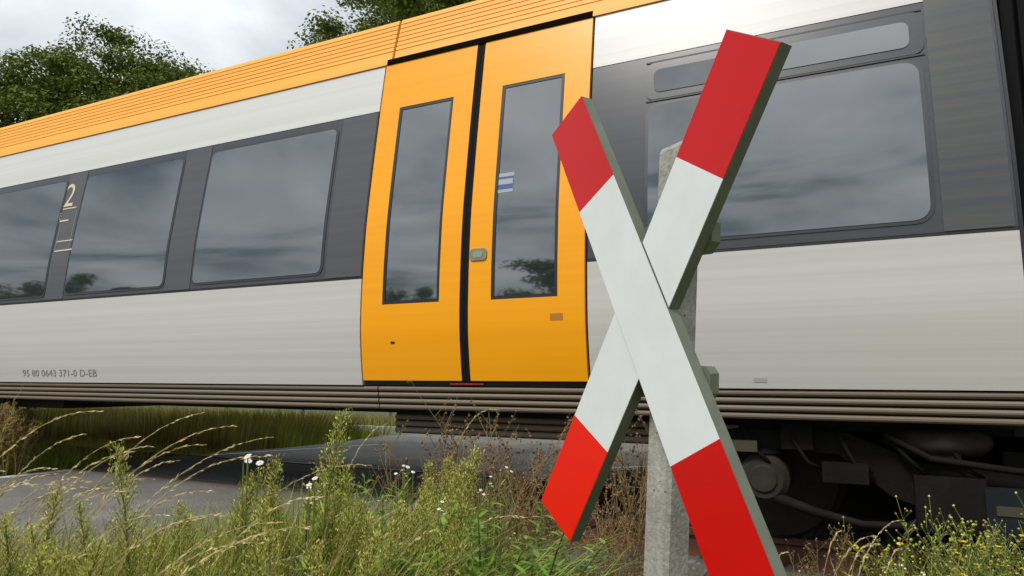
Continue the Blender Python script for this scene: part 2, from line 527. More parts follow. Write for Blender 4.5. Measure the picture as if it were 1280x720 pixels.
# ------------------------------------------------------------------ the train
D = 3.92
PZ = np.array([0.60, 0.72, 0.90, 1.05, 1.28, 1.62, 1.80, 2.02, 2.30, 2.60, 2.95, 3.33, 3.50, 3.62, 3.72, 3.80])
PI_ = np.array([0.10, 0.08, 0.05, 0.025, 0.0, 0.0, 0.008, 0.022, 0.055, 0.095, 0.145, 0.205, 0.245, 0.275, 0.305, 0.40])
def _spl(z):
    z = min(max(z, PZ[0]), PZ[-1])
    i = int(np.searchsorted(PZ, z)) - 1
    i = max(0, min(i, len(PZ) - 2))
    def sl_(k):
        if k <= 0: return (PI_[1] - PI_[0]) / (PZ[1] - PZ[0])
        if k >= len(PZ) - 1: return (PI_[-1] - PI_[-2]) / (PZ[-1] - PZ[-2])
        return (PI_[k + 1] - PI_[k - 1]) / (PZ[k + 1] - PZ[k - 1])
    h = PZ[i + 1] - PZ[i]; t = (z - PZ[i]) / h
    return ((2 * t**3 - 3 * t**2 + 1) * PI_[i] + (t**3 - 2 * t**2 + t) * h * sl_(i) + (-2 * t**3 + 3 * t**2) * PI_[i + 1] + (t**3 - t**2) * h * sl_(i + 1))
def inset(z):
    return float(_spl(z))
def onsurf(u, v):
    """place on the train's side seen at pixel (u, v): position along the train and height"""
    r = ray(u, v)
    z = 1.6
    for _ in range(30):
        t = (D + inset(z)) / r[1]
        z = CAM_H + r[2] * t
    return r[0] * t, z
def wall(x, z, off):
    """off > 0 stands proud of the side, towards the road"""
    return (x, D + inset(z) - off, z)

def sheet(mb, rows, off, thick, holes=()):
    """rows: list of (z, [x...]); a curved plate following the side, edges turned in by thick"""
    nc = len(rows[0][1])
    base = len(mb.v)
    vs = [wall(x, z, off) for z, xs in rows for x in xs]
    vb = [wall(x, z, off - thick) for z, xs in rows for x in xs]
    fs = []
    for j in range(len(rows) - 1):
        for i in range(nc - 1):
            zc_ = (rows[j][0] + rows[j + 1][0]) / 2; xc_ = (rows[j][1][i] + rows[j][1][i + 1]) / 2
            if any(h[0] < xc_ < h[1] and h[2] < zc_ < h[3] for h in holes):
                continue
            fs.append((j * nc + i, j * nc + i + 1, (j + 1) * nc + i + 1, (j + 1) * nc + i))
    cnt = {}
    for f in fs:
        for k in range(4):
            a, b_ = f[k], f[(k + 1) % 4]
            cnt[(a, b_)] = cnt.get((a, b_), 0) + 1
    mb.add(vs, fs)
    ev, ef = [], []
    for (a, b_) in cnt:
        if (b_, a) not in cnt:
            k = len(ev)
            ev += [vs[b_], vs[a], vb[a], vb[b_]]
            ef.append((k, k + 1, k + 2, k + 3))
    mb.add(ev, ef)
def zs(z0, z1, step=0.09):
    n = max(1, int(round((z1 - z0) / step)))
    return [z0 + (z1 - z0) * k / n for k in range(n + 1)]
def rect(x0, x1, z0, z1, off=0.0, thick=0.02, holes=()):
    xs = sorted({x0, x1} | {h[0] for h in holes} | {h[1] for h in holes})
    zz = sorted({round(q, 5) for q in zs(z0, z1)} | {round(h[2], 5) for h in holes} | {round(h[3], 5) for h in holes})
    mb = MB()
    sheet(mb, [(z, xs) for z in zz], off, thick, holes)
    return mb
def rounded(x0, x1, z0, z1, r, off, thick, slant=0.0):
    mb = MB()
    zz = [z0 + r * (1 - math.cos(a)) for a in np.linspace(0, math.pi / 2, 6)] + zs(z0 + r, z1 - r)[1:-1] + [z1 - r + r * math.sin(a) for a in np.linspace(0, math.pi / 2, 6)]
    rows = []
    for z in zz:
        dz = max(0, (z0 + r) - z, z - (z1 - r))
        ins = r - math.sqrt(max(0, r * r - dz * dz))
        rows.append((z, [x0 + ins, x1 - ins]))
    sheet(mb, rows, off, thick)
    return mb

train = empty('train', (-5.0, YC, 0))
tag(train, 'yellow and white railcar with dark window band passing over the crossing', 'train')
ZS, ZW, ZB, ZY, ZR = 0.885, 1.645, 2.925, 3.315, 3.715
DL, DR = -3.11, -1.435          # door opening
XE = 0.728                      # end of the carriage
XA = -18.0
X2A, X2B = 1.45, 12.0           # next carriage
# dark inner shell closes the body
def shell(x0, x1):
    zz = [0.74, 0.9, 1.05, 1.28, 1.62, 2.02, 2.3, 2.6, 2.95, 3.33, 3.62, 3.70]
    left = [(D + inset(z) + 0.035, z) for z in zz]
    top = [(D + 0.62, 3.80), (YC, 3.86)]
    poly = left + top + [(2 * YC - y, z) for y, z in reversed(left + top[:1])]
    b = MB(); b.prism(poly, lambda a, c, d: (d, a, c), x0, x1)
    return b
shell(XA, XE - 0.03).build('body_shell', 'shell_dark', train)
shell(X2A + .03, X2B).build('body_shell', 'shell_dark', train)
# roof skin over the top, meeting the side strip
for x0, x1 in ((XA, XE), (X2A, X2B)):
    b = MB()
    yy = [(D + inset(ZR) - 0.0, ZR), (D + 0.40, 3.775), (D + 0.62, 3.83), (D + 1.0, 3.875), (YC, 3.89)]
    yy = yy + [(2 * YC - y, z) for y, z in reversed(yy[:-1])]
    n = len(yy)
    b.add([(x0, y, z) for y, z in yy] + [(x1, y, z) for y, z in yy], [(k, n + k, n + k + 1, k + 1) for k in range(n - 1)])
    b.build('roof_top', 'paint_roof', train, smooth=True)
# roof side: plain strip, ribs, plain strip
def roof_panel(x0, x1):
    rp = rect(x0, x1, ZY, ZR, 0.0, 0.02).build('roof', 'paint_roof', train, smooth=True)
    nr = 6
    z0, z1 = 3.425, 3.665
    pitch = (z1 - z0) / nr
    for k in range(nr):
        za_ = z0 + k * pitch
        mb = MB()
        rows = [(za_ + 0.008, [x0 + .004, x1 - .004]), (za_ + 0.013, [x0 + .004, x1 - .004]), (za_ + pitch - 0.006, [x0 + .004, x1 - .004]), (za_ + pitch, [x0 + .004, x1 - .004])]
        sheet(mb, rows, 0.012, 0.014)
        mb.build('roof_rib', 'paint_roof', rp)
    for zl, zh in ((ZY, z0 - 0.001), (z1 + 0.008, ZR - 0.001)):
        rect(x0 + .004, x1 - .004, zl, zh, 0.012, 0.014).build('roof_strip', 'paint_roof', rp, smooth=True)
roof_panel(XA, -3.06)
roof_panel(-3.045, XE)
roof_panel(X2A, X2B)
# white plates above and below the windows
panels = [(XA, -9.62), (-9.61, DL - 0.012), (DR + 0.012, XE - 0.005), (X2A, 5.2), (5.21, X2B)]
for x0, x1 in panels:
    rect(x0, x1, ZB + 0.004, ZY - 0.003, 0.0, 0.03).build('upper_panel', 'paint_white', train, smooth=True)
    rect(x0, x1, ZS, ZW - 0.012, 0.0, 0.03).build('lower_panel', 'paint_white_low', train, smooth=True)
    rect(x0, x1, ZW - 0.010, ZW + 0.004, -0.004, 0.02).build('window_sill', 'gasket', train)
# window band: panes with pillars between
def window(x0, x1, z0, z1, band, r=0.05):
    fr = rounded(x0 - 0.02, x1 + 0.02, z0 - 0.018, z1 + 0.018, r + 0.015, 0.0015, 0.006).build('window', 'frame_dark', band, smooth=False)
    rounded(x0, x1, z0, z1, r, 0.0045, 0.006).build('pane', 'tinted_glass', fr, smooth=True)
P = {}
for nm, (tl, bl, tr_, br) in {'p2': ((104, 222), (88, 372), (226, 196), (208, 362)), 'p3': ((262, 190), (246, 355), (420, 158), (403, 343))}.items():
    xs_ = [onsurf(*q)[0] for q in (tl, bl, tr_, br)]
    P[nm] = ((xs_[0] + xs_[1]) / 2, (xs_[2] + xs_[3]) / 2)
p1r = onsurf(68, 300)[0] - 0.01
pitch = P['p3'][0] - P['p2'][0]
wl = P['p3'][1] - P['p3'][0]
bands = {}
for x0, x1 in panels:
    bands[x0] = rect(x0, x1, ZW + 0.006, ZB, -0.003, 0.03).build('window_band', 'band_grey', train, smooth=True)
zw0, zw1 = ZW + 0.055, ZB - 0.075
lefts = [P['p3'], P['p2'], (p1r - wl, p1r), (p1r - wl - pitch, p1r - pitch), (p1r - wl - 3 * pitch, p1r - 3 * pitch), (p1r - wl - 4 * pitch, p1r - 4 * pitch), (p1r - wl - 5 * pitch, p1r - 5 * pitch)]
for x0, x1 in lefts:
    window(x0, x1, zw0, zw1, bands[-9.61] if x0 > -9.6 else bands[XA])
for a, b_ in ((P['p2'][1], P['p3'][0]), (p1r, P['p2'][0]), (p1r - pitch, p1r - wl)):
    if b_ - a > 0.1:
        rect(a + 0.028, b_ - 0.028, ZW + 0.01, ZB - 0.004, 0.001, 0.006).build('window_pillar', 'pillar_grey', bands[-9.61], smooth=True)
rect(P['p3'][1] + 0.05, DL - 0.02, ZW + 0.01, ZB - 0.004, 0.001, 0.006).build('window_pillar', 'pillar_grey', bands[-9.61], smooth=True)
for k in range(4):
    window(2.4 + k * pitch, 2.4 + k * pitch + wl, zw0, zw1, bands[X2A] if k < 2 else bands[5.21])
# right of the doors: tilting toplight over a big pane
bR = bands[DR + 0.012]
bx0, bx1 = -1.05, 0.375
window(bx0, bx1, ZW + 0.075, 2.585, bR, 0.075)
tl = rounded(bx0 - 0.02, bx1 + 0.035, 2.625, 2.875, 0.05, 0.004, 0.01).build('toplight', 'band_grey', bR)
rounded(bx0 + 0.03, bx1 - 0.03, 2.67, 2.825, 0.04, 0.008, 0.006).build('pane', 'tinted_glass', tl, smooth=True)
for z in (2.618, 2.882):
    rect(bx0 - 0.02, bx1 + 0.035, z - 0.005, z + 0.005, 0.003, 0.008).build('seal', 'gasket', tl)
# end panel of the band
ex = onsurf(1168, 150)[0]
rect(ex, XE - 0.02, ZW + 0.01, ZY - 0.01, 0.0015, 0.008).build('end_panel', 'end_grey', train, smooth=True)

rect(XE - 0.004, XE + 0.012, ZS, ZY, 0.001, 0.06).build('end_trim', 'gasket', train)

# doors
rect(DL - 0.008, DR + 0.008, ZS, ZY + 0.06, -0.028, 0.01).build('door_recess', 'gasket', train)
seam = onsurf(580, 403)[0]
def leaf(x0, x1, wpx):
    xs_ = [onsurf(*q)[0] for q in wpx]; zz_ = [onsurf(*q)[1] for q in wpx]
    a, b_ = (xs_[0] + xs_[2]) / 2, (xs_[1] + xs_[3]) / 2
    z0, z1 = (zz_[2] + zz_[3]) / 2, (zz_[0] + zz_[1]) / 2
    d = rect(x0, x1, 0.918, ZY - 0.005, 0.006, 0.032, holes=[(a, b_, z0, z1)]).build('door', 'paint_yellow', train, smooth=True)
    gk = rect(a - 0.001, b_ + 0.001, z0 - 0.001, z1 + 0.001, 0.0035, 0.02, holes=[(a + 0.022, b_ - 0.022, z0 + 0.022, z1 - 0.022)])
    gk.build('window_seal', 'gasket', d)
    rect(a + 0.021, b_ - 0.021, z0 + 0.021, z1 - 0.021, -0.001, 0.01).build('pane', 'tinted_glass', d, smooth=True)
    return d, a, b_
d1, a1, b1 = leaf(DL + 0.004, seam - 0.033, [(497, 135), (567, 122), (482, 381), (550, 377)])
d2, a2, b2 = leaf(seam + 0.033, DR - 0.004, [(626, 107), (707, 93), (617, 374), (697, 371)])
for x in (seam - 0.0165, seam + 0.0165):
    rect(x - 0.015, x + 0.015, 0.918, ZY - 0.006, 0.003, 0.02).build('door_seal', 'rubber', train, smooth=True)
rect(DL + 0.01, DR - 0.005, ZY - 0.004, ZY + 0.042, 0.015, 0.03).build('door_gap_shade', 'void_black', train)  # shade of the gap over the doors, put in as a black strip
# opening button, stickers, plates
def decal(name, u0, v0, u1, v1, material, parent, off=0.008, r=None):
    (xa, za_), (xb, zb_) = onsurf(u0, v0), onsurf(u1, v1)
    x0, x1 = sorted((xa, xb)); z0, z1 = sorted((za_, zb_))
    mb = rounded(x0, x1, z0, z1, r, off, 0.004) if r else rect(x0, x1, z0, z1, off, 0.002)
    return mb.build(name, material, parent)
bt = decal('door_button', 588.5, 312, 609, 325, 'button_grey', d2, 0.014, 0.025)
decal('button_cap', 593, 315, 604, 322, 'button_green', bt, 0.017, 0.013)
decal('door_plate', 688, 392, 704, 400, 'brown_print', d2, 0.0075)
decal('door_lock', 489, 427, 494, 430, 'gasket', d1, 0.0075)
for nm, q, mt in (('sticker', (621, 221, 641, 237), 'blue_print'), ('sticker_band', (622, 225, 641, 229), 'white_print'), ('sticker_line', (620, 218, 643, 219.2), 'white_print'), ('sticker_line', (620, 238, 641, 239.2), 'white_print')):
    decal(nm, *q, mt, d2, 0.0005 if nm == 'sticker' else 0.0012)
decal('door_sill_mark', 562, 479, 604, 481, 'red_print', train, -0.004)
decal('makers_plate', 942, 472, 959, 478, 'plate_grey', train, 0.002)
# class number and its small lines
def text_on_side(name, body, u, v, height, material, off, squeeze=1.0, parent=train):
    c = bpy.data.curves.new(name, 'FONT'); c.body = body; c.size = 1.0; c.resolution_u = 3
    t = bpy.data.objects.new('tmp_text', c); COL.objects.link(t)
    dg = bpy.context.evaluated_depsgraph_get()
    me = bpy.data.meshes.new_from_object(t.evaluated_get(dg))
    bpy.data.objects.remove(t)
    co = np.array([q.co[:] for q in me.vertices])
    h = co[:, 1].max() - co[:, 1].min(); k = height / h
    x0, z0 = onsurf(u, v)
    for q in me.vertices:
        x = x0 + (q.co.x - co[:, 0].min()) * k * squeeze
        z = z0 + (q.co.y - co[:, 1].min()) * k
        q.co = wall(x, z, off)
    me.name = name
    o = link(name, me, material, parent)
    o['kind'] = 'stuff'
    return o
text_on_side('class_number', '2', 79.5, 259, 0.235, 'cream_print', 0.004, 0.95)
for u0, u1, v, h, mt in ((79, 96, 262, 1.6, 'cream_print'), (75, 86, 277, 2.2, 'cream_print'), (71, 91, 303, 1.4, 'cream_print'), (68, 91, 315, 1.8, 'cream_print')):
    sl_ = -0.19 * (u1 - u0)
    (xa, za_), (xb, zb_) = onsurf(u0, v), onsurf(u1, v + sl_)
    zm = (za_ + zb_) / 2
    rect(xa, xb, zm - h * 0.0035, zm + h * 0.0035, 0.004, 0.002).build('printed_line', mt, train)
for u, va, vb in ((73, 280, 312), (91, 263, 314)):
    (xa, za_), (xb, zb_) = onsurf(u + 2, va), onsurf(u - 2, vb)
    rect((xa + xb) / 2 - 0.004, (xa + xb) / 2 + 0.004, zb_, za_, 0.0035, 0.002).build('printed_line', 'faint_print', train)
text_on_side('small_print', 'E', 74, 275, 0.07, 'faint_print', 0.004)
text_on_side('vehicle_number', '95 80 0643 371-0 D-EB', 29, 470.5, 0.062, 'number_print', 0.0025, 1.32)

# ribbed skirt
rect(XA, XE, 0.72, ZS - 0.004, -0.03, 0.02).build('skirt_backing', 'skirt_back', train)
rect(X2A, X2B, 0.72, ZS - 0.004, -0.03, 0.02).build('skirt_backing', 'skirt_back', train)
def rib(x0, x1, z0, z1, off, mt='skirt', ins=None):
    mb = MB()
    n = 5
    rows = []
    vs, fs = [], []
    for k in range(n + 1):
        a = math.pi * k / n
        z = z0 + (z1 - z0) * (1 - math.cos(a)) / 2
        o = off + 0.5 * (z1 - z0) * math.sin(a)
        for x in (x0, x1):
            y = (D + inset(z) if ins is None else D + ins) - o
            vs.append((x, y, z))
    for k in range(n):
        fs.append((2 * k, 2 * k + 1, 2 * k + 3, 2 * k + 2))
    fs.append(tuple(range(0, 2 * n + 2, 2))); fs.append(tuple(range(2 * n + 1, 0, -2)))
    mb.add(vs, fs)
    return mb.build('skirt_rib', mt, train, smooth=False)
cuts = [(XA, -9.62), (-9.61, -3.0), (-2.99, DR + 0.5), (DR + 0.51, XE)]
for x0, x1 in cuts + [(X2A, X2B)]:
    for k in range(4):
        z0 = 0.722 + k * 0.0412
        rib(x0, x1, z0, z0 + 0.031, -0.02)
# step skirt under the doors
sx0, sx1 = -3.0, -0.62
b = MB(); b.box(sx0, sx1, D + 0.30, D + 0.62, 0.545, 0.70); b.build('step_box', 'skirt_back', train)
for k in range(3):
    z0 = 0.552 + k * 0.045
    rib(sx0, sx1, z0, z0 + 0.036, 0.0, 'skirt_dark' if 'skirt_dark' in MATS else 'skirt', ins=0.30)
# underframe and boxes
b = MB(); b.box(XA + .2, XE - .05, D + 0.28, 2 * YC - D - 0.28, 0.69, 0.80); b.build('underframe', 'under_black', train)
b = MB(); b.box(X2A + .2, X2B, D + 0.28, 2 * YC - D - 0.28, 0.69, 0.80); b.build('underframe', 'under_black', train)
b = MB(); b.box(XE - .049, X2A + .199, D + 0.28, 2 * YC - D - 0.28, 0.66, 0.84); b.build('gap_blocker', 'under_black', train)  # added box, blocks the bright sliver between the two underframes
b = MB(); b.box(-9.2, -6.75, D + 0.2, D + 1.5, 0.64, 0.74); b.build('equipment_box', 'under_black', train)
# gangway bellows between the carriages
for k in range(9):
    x = XE + 0.05 + k * 0.077
    b = MB()
    for y0, y1, z0, z1 in ((D + .28, D + .40, .8, 3.55), (2 * YC - D - .40, 2 * YC - D - .28, .8, 3.55), (D + .401, 2 * YC - D - .401, 3.43, 3.55), (D + .401, 2 * YC - D - .401, .8, .9)):
        b.box(x, x + 0.055, y0, y1, z0, z1)
    b.build('bellows_fold', 'rubber', train)
b = MB(); b.box(XE - 0.03, X2A + 0.03, D + 0.35, 2 * YC - D - 0.35, 0.85, 3.5); b.build('gangway_tube', 'shell_dark', train)

# shared bogie under the gangway
def bogie(cx, wb=2.7):
    w1, w2 = cx - wb / 2, cx + wb / 2
    bg_ = MB()
    # side frame: a deep swan-necked beam on each side
    for y0, y1 in ((4.18, 4.30), (2 * YC - 4.30, 2 * YC - 4.18)):
        top = [(w1 - 0.45, 0.60), (w1 - 0.15, 0.66), (w1 + 0.42, 0.655), (w1 + 0.75, 0.52), (cx, 0.46), (w2 - 0.75, 0.52), (w2 - 0.42, 0.655), (w2 + 0.15, 0.66), (w2 + 0.45, 0.60)]
        bot = [(w2 + 0.45, 0.53), (w2 + 0.12, 0.56), (w2 - 0.38, 0.54), (w2 - 0.62, 0.34), (w2 - 0.85, 0.26), (w1 + 0.85, 0.26), (w1 + 0.62, 0.34), (w1 + 0.38, 0.54), (w1 - 0.12, 0.56), (w1 - 0.45, 0.53)]
        bg_.prism(top + bot, lambda a, c, d: (a, d, c), y0, y1)
    bg_.box(cx - 0.22, cx + 0.22, 4.3, 2 * YC - 4.3, 0.36, 0.58)
    B = bg_.build('bogie', 'bogie', train)
    for wx in (w1, w2):
        for yy, sgn in ((RY[0], 1), (RY[1], -1)):
            w = MB()
            w.cyl_y(wx, 0.383, yy - 0.065 if sgn > 0 else yy - 0.06, yy + 0.06 if sgn > 0 else yy + 0.065, 0.38, 40, 0.012)
            w.cyl_y(wx, 0.383, yy + 0.061 if sgn > 0 else yy - 0.095, yy + 0.095 if sgn > 0 else yy - 0.061, 0.41, 40)
            wo = w.build('wheel', 'wheel', B)
        a = MB(); a.cyl_y(wx, 0.383, 4.40, 2 * YC - 4.40, 0.085, 16); a.build('axle', 'wheel', B)
        for y0, y1 in ((4.13, 4.36), (2 * YC - 4.36, 2 * YC - 4.13)):
            a = MB(); a.cyl_y(wx, 0.395, y0, y1, 0.135, 28, 0.03)
            a.build('axle_box', 'bogie_light', B)
            a = MB(); a.cyl_y(wx, 0.395, y0 - 0.012, y0 - 0.0005, 0.075, 20, 0.006)
            a.build('axle_box_cover', 'bogie_light', B)
            # rubber spring cone over the box and a trailing arm
            a = MB(); a.tube([(wx, (y0 + y1) / 2, 0.53), (wx, (y0 + y1) / 2, 0.555)], [0.11, 0.09], 16); a.build('spring', 'rubber', B)
            sg = 1 if wx < cx else -1
            arm = [(wx + sg * 0.05, y0 + 0.03, 0.30), (wx + sg * 0.25, y0 + 0.03, 0.235), (wx + sg * 0.48, y0 + 0.03, 0.19), (wx + sg * 0.68, y0 + 0.03, 0.20), (wx + sg * 0.85, y0 + 0.03, 0.27), (wx + sg * 0.95, y0 + 0.03, 0.36)]
            a = MB(); a.tube(arm, [0.03, 0.026, 0.02, 0.02, 0.024, 0.028], 10); a.build('trailing_arm', 'bogie', B, smooth=True)
        # brake caliper block inboard
        a = MB(); a.box(wx + 0.34, wx + 0.56, 4.24, 4.29, 0.40, 0.53); a.build('brake_block', 'bogie', B)
    # secondary air springs, dampers, electrical box with a plate
    for y in (4.33, 2 * YC - 4.33):
        for sx in (-0.5, 0.5):
            a = MB(); a.tube([(cx + sx, y, 0.555), (cx + sx, y, 0.585), (cx + sx, y, 0.61), (cx + sx, y, 0.655), (cx + sx, y, 0.685)], [0.2, 0.235, 0.25, 0.245, 0.2], 24)
            a.build('air_spring', 'bogie_light', B, smooth=True)
    a = MB(); a.tube([(cx - 0.75, 4.10, 0.66), (cx - 0.55, 4.10, 0.545), (cx - 0.2, 4.10, 0.505), (cx + 0.9, 4.10, 0.49)], 0.017, 10); a.build('damper', 'bogie', B, smooth=True)
    a = MB(); a.box(cx - 0.34, cx + 0.36, 4.06, 4.17, 0.19, 0.42); bx_ = a.build('equipment_box', 'bogie_blue', B)
    a = MB(); a.box(w1 + 0.2, w2 - 0.2, 4.75, 5.9, 0.13, 0.62); a.build('dark_filler', 'bogie', B)  # added dark box, blocks the bright ground showing through the bogie
    a = MB(); a.box(cx - 0.30, cx - 0.12, 4.055, 4.0595, 0.30, 0.345); a.build('plate', 'plate_yellow', B)
    a = MB(); a.box(w1 - 0.16, w1 - 0.02, 4.09, 4.13, 0.54, 0.60); a.build('valve', 'plate_yellow', B)
    a = MB(); a.box(w1 + 0.10, w1 + 0.26, 4.13, 4.175, 0.56, 0.70); a.build('bracket', 'bogie', B)
    a = MB(); a.box(w1 + 0.30, w1 + 0.52, 4.10, 4.2, 0.40, 0.50); a.build('brake_cylinder', 'bogie', B)
    a = MB(); a.box(cx - 0.62, cx - 0.42, 4.12, 4.175, 0.55, 0.64); a.build('junction_box', 'bogie', B)
    a = MB(); a.box(w1 + 0.72, w1 + 1.02, 4.08, 4.175, 0.20, 0.46); a.build('sand_box', 'bogie', B)
    for k in range(5):
        x = w1 - 0.1 + k * 0.24
        a = MB(); a.tube([(x, 4.15, 0.68), (x + 0.03, 4.12, 0.60), (x + 0.09, 4.11, 0.53 - 0.03 * (k % 3)), (x + 0.16, 4.15, 0.46)], 0.011, 6); a.build('hose', 'rubber', B, smooth=True)
    a = MB(); a.box(w1 - 0.5, w2 + 0.5, 4.22, 4.27, 0.66, 0.69); a.build('cable_duct', 'bogie', B)
    return B
bogie(0.86)
bogie(-14.6, 2.0)

# ------------------------------------------------------------------ St Andrew's cross
SC = np.array([-0.42333, 1.50137, 0.16061 + CAM_H])
SN = np.array([0.51988, 0.85424, 0.0]); SN /= np.linalg.norm(SN)          # away from the viewer
SUP = np.array([0.04789, -0.02914, 0.99843]); SUP /= np.linalg.norm(SUP)
SR = np.cross(SUP, -SN); SR /= np.linalg.norm(SR)
if SR[0] < 0: SR = -SR
def sp(a, b, d):
    """sign plane: a to its right, b up, d behind the face"""
    return tuple(SC + SR * a + SUP * b + SN * d)
AA, AW, AR = 0.5163, 0.1481, 0.2679
sign = empty('crossing_sign', (SC[0] + SN[0] * .107, SC[1] + SN[1] * .107, GZ))
tag(sign, 'red and white diagonal cross on a leaning concrete post by the track', 'sign')
def arm_xy(sgn, t, w):
    """t along the arm from its centre (up positive), w to its right; sgn -1 leans left at the top"""
    d = (sgn * math.sin(AA), math.cos(AA)); n = (math.cos(AA), -sgn * math.sin(AA))
    return (d[0] * t + n[0] * w, d[1] * t + n[1] * w)
def arm_poly(sgn, t0, t1, hw, ch=0.0):
    return [arm_xy(sgn, t0, -hw), arm_xy(sgn, t0, hw), arm_xy(sgn, t1, hw), arm_xy(sgn, t1, -hw)]
HW = AW / 2
# front arm
b = MB(); b.prism([arm_xy(-1, *q) for q in ((-.6, -HW + .004), (-.596, -HW), (.596, -HW), (.6, -HW + .004), (.6, HW - .004), (.596, HW), (-.596, HW), (-.6, HW - .004))], sp, 0.0015, 0.031)
armA = b.build('arm', 'sign_body', sign)
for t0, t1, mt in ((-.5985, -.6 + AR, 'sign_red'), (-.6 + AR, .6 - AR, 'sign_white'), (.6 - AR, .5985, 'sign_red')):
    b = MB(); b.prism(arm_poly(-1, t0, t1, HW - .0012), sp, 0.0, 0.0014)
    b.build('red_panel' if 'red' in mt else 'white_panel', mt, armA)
# rear arm, cut where it meets the front one
def cutB(w, upper, gap=0.0012):
    """t on arm B at lateral w where it meets the edge of arm A"""
    nA = (math.cos(AA), math.sin(AA))
    lim = (HW + gap) if upper else -(HW + gap)
    d = (math.sin(AA), math.cos(AA)); n = (math.cos(AA), -math.sin(AA))
    k = d[0] * nA[0] + d[1] * nA[1]; c0 = (n[0] * nA[0] + n[1] * nA[1]) * w
    return (lim - c0) / k
b = MB()
for up in (True, False):
    e_ = .6 if up else -.6
    b.prism([arm_xy(1, cutB(-HW, up), -HW), arm_xy(1, cutB(HW, up), HW), arm_xy(1, e_, HW), arm_xy(1, e_, -HW)] if up else
            [arm_xy(1, e_, -HW), arm_xy(1, e_, HW), arm_xy(1, cutB(HW, up), HW), arm_xy(1, cutB(-HW, up), -HW)], sp, 0.0045, 0.034)
armB = b.build('arm', 'sign_body', sign)
h2 = HW - .0012
for up in (True, False):
    g2 = 0.0022
    tr0 = (.6 - AR) if up else (-.6 + AR)
    te = .5985 if up else -.5985
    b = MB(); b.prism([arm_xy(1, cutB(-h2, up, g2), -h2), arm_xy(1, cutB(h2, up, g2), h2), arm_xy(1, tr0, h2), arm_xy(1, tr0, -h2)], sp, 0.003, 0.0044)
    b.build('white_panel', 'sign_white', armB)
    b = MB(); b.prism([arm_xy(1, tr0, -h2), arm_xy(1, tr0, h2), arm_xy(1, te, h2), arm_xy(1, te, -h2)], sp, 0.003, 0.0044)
    b.build('red_panel', 'sign_red' if up else 'sign_red_lit', armB)
# clamping channels behind the arms
for bz in (0.155, -0.155):
    half = 0.173
    b = MB()
    b.prism([(-half, bz - .038), (half - .02, bz - .038), (half, bz - .016), (half, bz + .024), (half - .012, bz + .038), (-half, bz + .038)], sp, 0.0345, 0.060)
    br = b.build('bracket', 'sign_body', sign)
    for a_ in (half - 0.05, -half + 0.05):
        b = MB(); b.tube([sp(a_, bz - .01, 0.0605), sp(a_, bz - .01, 0.074)], 0.009, 6); b.build('bolt', 'bolt_steel', br)
    b = MB()
    for s_ in (-1, 1):
        b.prism([(s_ * .0475 - .0035, bz - .018), (s_ * .0475 + .0035, bz - .018), (s_ * .0475 + .0035, bz + .018), (s_ * .0475 - .0035, bz + .018)], sp, 0.0605, 0.158)
    b.prism([(-.051, bz - .018), (.051, bz - .018), (.051, bz + .018), (-.051, bz + .018)], sp, 0.1582, 0.164)
    b.build('clamp', 'bolt_steel', br)
# concrete post, square with chamfered corners
pc = SC + SN * 0.108
lean = np.array([0.062, -0.006])
hw, chm = 0.038, 0.009
ring = [(hw, -hw + chm), (hw, hw - chm), (hw - chm, hw), (-hw + chm, hw), (-hw, hw - chm), (-hw, -hw + chm), (-hw + chm, -hw), (hw - chm, -hw)]
SRh = np.array([SN[1], -SN[0], 0.0])
vs_, fs_ = [], []
zt = 1.455
lev = [GZ - 0.3, 0.2, 0.6, 1.0, 1.3, zt - 0.01, zt]
for j, z in enumerate(lev):
    o_ = np.array([pc[0] + lean[0] * (z - pc[2]), pc[1] + lean[1] * (z - pc[2]), z])
    sh = 0.9 if j == len(lev) - 1 else 1.0
    for k, (a_, d_) in enumerate(ring):
        q = o_ + (SRh * a_ + SN * d_) * sh
        if j >= len(lev) - 2:
            q = q + np.array([0, 0, 0.008 * math.sin(k * 2.3) + a_ * 0.22])
        vs_.append(tuple(q))
n8 = len(ring)
for j in range(len(lev) - 1):
    fs_ += [(j * n8 + k, j * n8 + (k + 1) % n8, (j + 1) * n8 + (k + 1) % n8, (j + 1) * n8 + k) for k in range(n8)]
fs_.append(tuple(range((len(lev) - 1) * n8, len(lev) * n8)))
b = MB(); b.add(vs_, fs_)
b.build('post', 'concrete', sign)

